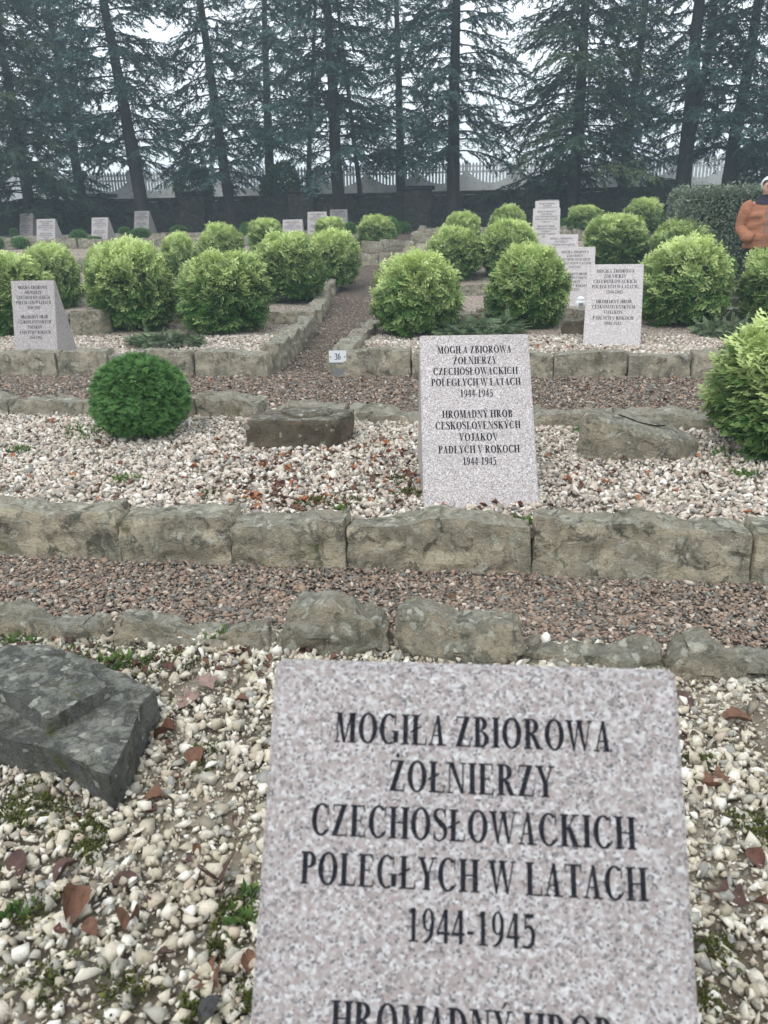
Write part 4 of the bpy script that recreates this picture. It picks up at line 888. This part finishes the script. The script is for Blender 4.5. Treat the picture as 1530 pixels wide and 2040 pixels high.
LEAVES = [ # px,py,len px,angle,mat,curl,lobed,label
 (388,1505,64,.3,1,.3,0,'flat orange-brown fallen leaf on the gravel right of the slate rock'),
 (328,1462,70,1.4,0,.8,0,'curled dark red fallen leaf beside the right corner of the slate rock'),
 (408,1355,66,.9,3,.2,1,'pale pinkish fallen leaf nearest the rocks behind, left of the headstone corner'),
 (372,1392,70,2.4,3,.3,1,'lobed greyish-pink fallen leaf below the palest one, left of the headstone'),
 (248,1748,62,1.9,2,.4,0,'flat dull maroon fallen leaf in the lower left gravel'),
 (38,1715,70,.5,2,.3,0,'broad maroon fallen leaf at the lower left edge'),
 (142,1800,92,.35,1,1.1,0,'long curled orange and brown fallen leaf in the lower left gravel'),
 (262,1838,76,.1,1,1.2,0,'narrow upright curled orange fallen leaf, lower left'),
 (432,1742,100,.6,2,.8,1,'crumpled dark brown fallen leaf left of the headstone lettering'),
 (412,1938,96,.9,1,.7,1,'large crumpled orange-brown fallen leaf by the lower left of the headstone'),
 (496,1908,60,.4,1,.5,0,'orange-brown fallen leaf touching the headstone at the bottom left'),
 (330,1893,44,2.2,2,.3,0,'small maroon fallen leaf between two curled orange ones'),
 (180,1843,52,1.0,1,.5,0,'short rusty fallen leaf left of the narrow upright one'),
 (130,1735,70,2.5,2,.6,0,'narrow brown fallen leaf under the slate rock front'),
 (420,2020,90,2.6,4,.3,0,'dark slate-coloured leaf at the bottom edge by the headstone'),
 (1430,1552,84,1.9,1,.6,1,'orange-brown crumpled fallen leaf right of the headstone'),
 (1452,1782,90,1.2,2,.5,1,'dark reddish fallen leaf in the lower right gravel'),
 (1362,1390,60,.4,2,.5,0,'dark fallen leaf touching the top right corner of the headstone'),
 (1468,1432,70,1.6,1,.6,0,'thin orange fallen leaf at the right below the mossy rock'),
 (1505,1705,60,.3,0,.4,0,'reddish fallen leaf at the right picture edge'),
 (300,1592,56,2.0,1,.9,0,'rusty curled fallen leaf just below the slate rock corner'),
 (300,1610,44,1.1,0,.6,0,'dark red little fallen leaf below the rusty curled one'),
]
for i, (px, py, lpx, a, mi, cu, lo, lb) in enumerate(LEAVES):
    P = at_z(px, py, .145); s = scale_at(P)*lpx*.86; V, F = leaf_grid(max(cu, .55)*1.15, lo, i)
    setp(link('fallen_leaf', pymesh('fallen_leaf', V*s, F), LM[mi], smooth=True, loc=(P[0], P[1], .137), rot=(random.Random(i).uniform(-.4,.4), random.Random(i+9).uniform(-.4,.4), a)), lb, 'leaf', 'fallen leaves on the nearest gravel')
def litter(name, pts, size, mats, seed):
    r = np.random.default_rng(seed); V0 = [np.array(leaf_grid(.9, k % 2, k, 4)[0]) for k in range(6)]; F0 = leaf_grid(.9, 0, 0, 4)[1]
    for q, mm in enumerate(mats):
        sel = [p for k, p in enumerate(pts) if k % len(mats) == q]; parts = []
        for p in sel:
            V = V0[r.integers(6)]*size*r.uniform(.6, 1.3)*[r.uniform(.7,1.2),1,1]; R = Matrix.Rotation(r.uniform(0,6.28), 3, 'Z') @ Matrix.Rotation(r.normal(0,.35), 3, 'X'); parts.append((V @ np.array(R).T+p, F0))
        setp(link(name, pymesh(name, *merge(parts)), mm, smooth=True), kind='stuff')
r_ = np.random.default_rng(31); pts = []
for cx, cy, sx, sy, n in [(545,990,70,45,75),(760,920,60,30,50),(640,960,160,50,80),(1010,1022,50,12,26),(1250,930,110,40,34),(480,900,60,30,18),(300,840,200,40,26),(120,950,110,40,22),(1020,690,60,10,24),(330,690,70,10,18),(720,690,20,8,8),(1200,780,260,20,40),(420,770,300,18,34),(750,770,200,20,22),(1130,690,40,10,14),(560,660,30,8,8)]:
    for _ in range(n):
        a, b = cx+r_.normal()*sx, cy+r_.normal()*sy
        if b > 1028 or b < 640: continue
        P = hit(a, b); P[2] += .016; pts.append(P)
litter('leaf_litter', pts, .046, [LM[5], LM[0], LM[1]], 5)
pts = [np.array([r_.uniform(-2.2,1.8), r_.uniform(1.0,2.45), .137]) for _ in range(130)]+[np.array([r_.uniform(-1.75,-.55), r_.uniform(2.3,2.5), .137]) for _ in range(45)]
litter('leaf_litter', pts, .035, [LM[1], LM[0], LM[2]], 6)
pts = [np.array([r_.uniform(-2.4,1.6), r_.uniform(2.75,3.3), .092]) for _ in range(26)]
litter('leaf_litter', pts, .03, [LM[1], LM[3]], 8)
def tufts(name, spots, mat, seed, ll=(.008,.02), ww=.5, upw=.7, kind='stuff'):
    r = np.random.default_rng(seed); P = []
    for (x, y, z, rad, n) in spots: 
        a = r.uniform(0, 6.283, n); q = rad*np.sqrt(r.random(n))*(1+.4*np.sin(a*3+x*9)); P.append(np.stack([x+q*np.cos(a), y+q*np.sin(a)*.8, z+r.uniform(-.008, .006, n)+.008*np.clip(1-q/rad,0,1)], 1))
    P = np.concatenate(P); n = len(P); D = unit(r.normal(size=(n,3))*.7+[0,0,upw]); l = r.uniform(*ll, n); V = rhombi(P, D, unit(r.normal(size=(n,3))), l, l*ww).reshape(-1, 3)
    me = npmesh(name, V, np.arange(4*n).reshape(-1,4), {'tip': np.tile([0,.5,1,.5], n), 'tone': np.repeat(r.normal(.5,.22,n), 4)}); me.materials.append(mat); return setp(link(name, me), kind=kind)
def spots(L, base=None):
    out = []
    for px, py, rpx, n in L:
        P = hit(px, py); out.append((P[0], P[1], P[2]+.006, rpx*scale_at(P), n))
    return out
tufts('moss', spots([(60,1620,77,675),(170,1660,55,405),(30,1640,55,360),(470,1830,44,315),(440,1900,33,180),(400,1530,28,157),(420,1500,28,135),(180,1700,33,180),(500,2000,55,315),(390,2020,44,225),(1395,1520,24,157),(1510,1660,44,270),(1490,1640,33,180),(1420,1900,44,270),(1400,2000,44,270),(280,1330,77,405),(150,1300,66,315),(360,1310,66,225),(640,1000,28,304),(420,985,22,200),(225,1018,19,192),(820,985,33,480),(800,960,37,400),(600,1010,33,240),(1040,1040,22,240),(700,1000,33,240),(900,680,22,120),(100,1960,66,270),(250,1980,66,225),(60,1830,55,225)]), M['moss'], 3)
tufts('weeds', spots([(480,1840,24,50),(498,1790,18,36),(235,1330,50,120),(60,1270,60,160),(470,1275,50,120),(180,860,60,160),(40,900,24,70),(250,960,30,60),(1045,1050,22,70),(680,1022,10,40),(1160,860,16,50),(1480,950,26,60),(1430,905,30,50),(240,870,60,120),(40,1830,24,24)]), M['weed'], 4, (.02,.05), .35, .9)

# white pebble resting on the low edging rock behind the headstone
P = at_z(1090, 1296, .205); V, F = ICO3; V, F = hull_rock(np.random.default_rng(4), 14); q = V*[.026,.018,.022]
setp(link('pebble', npmesh('pebble', q, F), M['cream'], loc=(P[0], 2.545, .205)), 'single white pebble lying on the low grey edging rock behind the nearest headstone', 'pebble')

# mossy steps at the right, below the hedge
for i, (y, z) in enumerate([(11.6,.56),(12.6,.70),(13.6,.84)]):
    V, F = rough_block(3.6, .35, .16, 300+i, .1, .03, n=30)
    setp(link('mossy_step', pymesh('mossy_step', V, F), m_stone('mossy_step_stone', ((.07,.08,.04),(.05,.055,.035),(.035,.045,.02)), .8, .1, 5), smooth=True, loc=(5.0, y, gz(0, y)-.02)), ['lowest','middle','highest'][i]+' dark mossy step between the person and the yellowish bush', 'step', 'dark mossy steps below the hedge')

# ------------------------------------------------------------------ person in the orange jacket
def skin_body():
    J = {}; E_ = []; Vv = []; Rr = []
    def v(n, p, r): J[n] = len(Vv); Vv.append(p); Rr.append(r)
    def e(a, b): E_.append((J[a], J[b]))
    v('pelvis',(0,0,.90),(.145,.105)); v('waist',(0,0,1.05),(.13,.095)); v('chest',(0,.0,1.24),(.15,.105)); v('neck0',(0,.01,1.385),(.06,.06)); v('neck1',(0,-.01,1.44),(.052,.055)); v('jaw',(0,-.03,1.50),(.062,.075)); v('head',(0,-.025,1.57),(.074,.09)); v('crown',(0,-.01,1.635),(.05,.062))
    for a, b in zip(['pelvis','waist','chest','neck0','neck1','jaw','head'], ['waist','chest','neck0','neck1','jaw','head','crown']): e(a, b)
    v('nose',(0,-.125,1.545),(.012,.012)); e('head','nose')
    for s, n in ((-1,'r'),(1,'l')):
        v('ear'+n,(s*.083,-.01,1.555),(.012,.02)); e('head','ear'+n)
        v('sh'+n,(s*.17,.01,1.335),(.06,.06)); e('chest','sh'+n); v('el'+n,(s*.25,.03,1.08),(.042,.042)); e('sh'+n,'el'+n); v('wr'+n,(s*.20,-.115,.93),(.028,.03)); e('el'+n,'wr'+n); v('pa'+n,(s*.155,-.125,.90),(.034,.02)); e('wr'+n,'pa'+n)
        for k in range(4):
            f1 = (s*(.125-.006*k), -.118+.008*k, .905-.019*k); f2 = (s*(.09-.004*k+.006*(k==3)), -.112+.008*k, .892-.019*k); v(f'f{k}{n}', f1, (.009,.009)); e('pa'+n, f'f{k}{n}'); v(f'g{k}{n}', f2, (.008,.008)); e(f'f{k}{n}', f'g{k}{n}')
        v('th'+n,(s*.15,-.12,.945),(.010,.010)); e('pa'+n,'th'+n); v('tt'+n,(s*.125,-.118,.958),(.008,.008)); e('th'+n,'tt'+n)
        v('hip'+n,(s*.085,0,.84),(.085,.09)); e('pelvis','hip'+n); v('kn'+n,(s*.095,-.015,.47),(.058,.06)); e('hip'+n,'kn'+n); v('an'+n,(s*.10,.02,.09),(.036,.04)); e('kn'+n,'an'+n); v('toe'+n,(s*.12,-.12,.035),(.035,.025)); e('an'+n,'toe'+n)
    me = bpy.data.meshes.new('body_cage'); me.from_pydata(Vv, E_, []); ob = bpy.data.objects.new('body_cage', me); C.link(ob)
    sk = ob.modifiers.new('skin', 'SKIN'); sk.use_smooth_shade = True; ob.modifiers.new('sub', 'SUBSURF').levels = 2
    if not me.skin_vertices: me.attributes  # layer comes with the modifier
    for i, r in enumerate(Rr): me.skin_vertices[0].data[i].radius = r; me.skin_vertices[0].data[i].use_root = (i == 0)
    dg = bpy.context.evaluated_depsgraph_get(); out = bpy.data.meshes.new_from_object(ob.evaluated_get(dg)); bpy.data.objects.remove(ob); out.name = 'person'; return out
def loft(rings, seg=28):
    V = []; F = []
    for (cx, cy, z, rx, ry) in rings:
        for k in range(seg): t_ = 2*math.pi*k/seg; V.append((cx+rx*math.cos(t_), cy+ry*math.sin(t_), z))
    for i in range(len(rings)-1):
        for k in range(seg): F.append((i*seg+k, i*seg+(k+1)%seg, (i+1)*seg+(k+1)%seg, (i+1)*seg+k))
    return np.array(V), F
def smooth_loft(rings, n, seg=28): return loft(catmull(rings, n), seg)
M['skin'] = m_simple('skin', (.50,.31,.24), .55, .3, .06, 30); M['orange'] = m_simple('orange_quilt', (.33,.145,.085), .8, .2, .28, 14); _o = M['orange']; _n = _o.node_tree; _w = _n.nodes.new('ShaderNodeTexWave'); _w.bands_direction = 'Z'; _w.inputs['Scale'].default_value = 6.5; _w.inputs['Distortion'].default_value = 5.; _w.inputs['Detail'].default_value = 2; _tc = _n.nodes.new('ShaderNodeTexCoord'); _n.links.new(_tc.outputs['Object'], _w.inputs['Vector']); _b = _n.nodes.new('ShaderNodeBump'); _b.inputs['Distance'].default_value = .03; _b.inputs['Strength'].default_value = .09; _n.links.new(_w.outputs['Fac'], _b.inputs['Height']); _n.links.new(_b.outputs[0], _n.nodes['Principled BSDF'].inputs['Normal'])
M['navy'] = m_simple('navy_cloth', (.030,.036,.055), .85, .2, .2, 30)
M['purple'] = m_simple('dark_collar', (.035,.028,.05), .85, .2); M['hair'] = m_simple('white_hair', (.62,.62,.63), .7, .3, .15, 40); M['eye'] = m_simple('dark_eye', (.03,.025,.02), .3, .5); M['lip'] = m_simple('lip', (.36,.15,.13), .5, .3)
pY = 11.0; pX = at_y(1521, 420, pY)[0]; pZ = at_y(1519, 351, pY)[2]-1.685
try: body = skin_body()
except Exception as ex:
    print('skin failed', ex); V, F = smooth_loft([(0,0,.85,.14,.1),(0,0,1.3,.15,.1),(0,0,1.42,.05,.05),(0,-.02,1.5,.06,.075),(0,-.02,1.58,.075,.09),(0,-.01,1.66,.04,.05)], 6); body = pymesh('person', V, F)
per = link('person', body, M['skin'], smooth=True, loc=(pX, pY, pZ), rot=(0, 0, math.radians(-3)))
per.scale = (.92, .92, .94); pZ = at_y(1519, 351, pY)[2]-1.685*.94; per.location = (at_y(1523, 420, pY)[0], pY, pZ)
setp(per, 'white-haired person in an orange jacket and dark trousers, hand in pocket, at the right edge', 'person')
def wrinkle(V, amp, seed): 
    N = np.stack([fbm(V*[7,7,15], seed, 3), fbm(V*[7,7,15]+5, seed+3, 3), 0*V[:, 0]], 1); return V+N*amp
tor = smooth_loft([(0,0,.775,.215,.155),(0,0,.80,.225,.165),(0,0,.93,.235,.175),(0,.0,1.06,.225,.168),(0,.0,1.20,.232,.16),(0,.005,1.31,.205,.135),(0,.01,1.37,.125,.10),(0,.01,1.40,.085,.085)], 6)
sl_ = []
for s in (-1, 1):
    c_ = catmull([(s*.15,.01,1.335),(s*.215,.015,1.28),(s*.255,.03,1.16),(s*.268,.025,1.05),(s*.245,-.07,.965),(s*.20,-.145,.925),(s*.15,-.175,.905)], 6); q = np.linspace(0, 1, len(c_)); sl_.append(tube(c_, np.interp(q, [0,.2,.5,.8,1], [.085,.095,.082,.074,.062]), 14))
V, F = merge([tor]+sl_); link('jacket', pymesh('jacket', wrinkle(V, .022, 4), F), M['orange'], per, True)
V, F = smooth_loft([(0,.005,1.335,.175,.125),(0,.005,1.36,.15,.115),(0,.005,1.385,.115,.10),(0,.0,1.43,.085,.085),(0,-.005,1.455,.082,.085)], 4); link('collar', pymesh('collar', wrinkle(V, .006, 8), F), M['purple'], per, True)
zp = catmull([(0,-.162,.79),(0,-.176,.93),(0,-.17,1.06),(0,-.161,1.2),(0,-.134,1.31)], 5); V, F = tube(zp, .007, 6); link('zipper', pymesh('zipper', V, F), M['steel'], per)
tr = [smooth_loft([(s*.09,0,.86,.115,.12),(s*.092,0,.68,.095,.10),(s*.095,-.01,.47,.08,.085),(s*.10,.01,.25,.07,.075),(s*.10,.015,.06,.07,.08)], 5, 18) for s in (-1, 1)]
V, F = merge(tr); link('trousers', pymesh('trousers', wrinkle(V, .008, 6), F), M['navy'], per, True)
for s in (-1, 1):
    V, F = gridbox(6, 8, 4); V = V*[.05,.13,.045]*(1-.25*(np.abs(V[:, 1:2])**4)); V[:, 2] *= np.where(V[:, 1] < 0, .7, 1); V += [s*.11,-.05,.035]; link('shoe', pymesh('shoe', V, F), M['purple'], per, True)
V, F = ICO3; hv = V*[.092,.105,.10]; kk = ~((V[:, 1] < -.45) & (V[:, 2] < .42)); keep = [f for f in F if kk[f].all() and V[f][:, 2].mean() > -.75]; hv = hv*(1+.05*fbm(V*5, 3, 3))[:, None]+[0,-.015,1.585]
link('hair', pymesh('hair', hv, keep), M['hair'], per, True)
for s in (-1, 1):
    V, F = ICO1; link('eye', npmesh('eye', V*[.013,.008,.007]+[s*.031,-.108,1.565], F), M['eye'], per)
V, F = ICO1; link('mouth', npmesh('mouth', V*[.024,.007,.006]+[0,-.103,1.497], F), M['lip'], per)

# ------------------------------------------------------------------ damp air
t = NT('damp_air'); t.N.remove(t.b); pv = t.n('ShaderNodeVolumePrincipled'); pv.inputs['Density'].default_value = .0040; pv.inputs['Color'].default_value = (.70, .88, .98, 1); pv.inputs['Anisotropy'].default_value = .2
t.L.new(pv.outputs[0], t.N['Material Output'].inputs['Volume'])
V, F = box(-310, 310, -50, 410, -20, 16); setp(link('haze', pymesh('haze', V, F), t.m), kind='stuff')
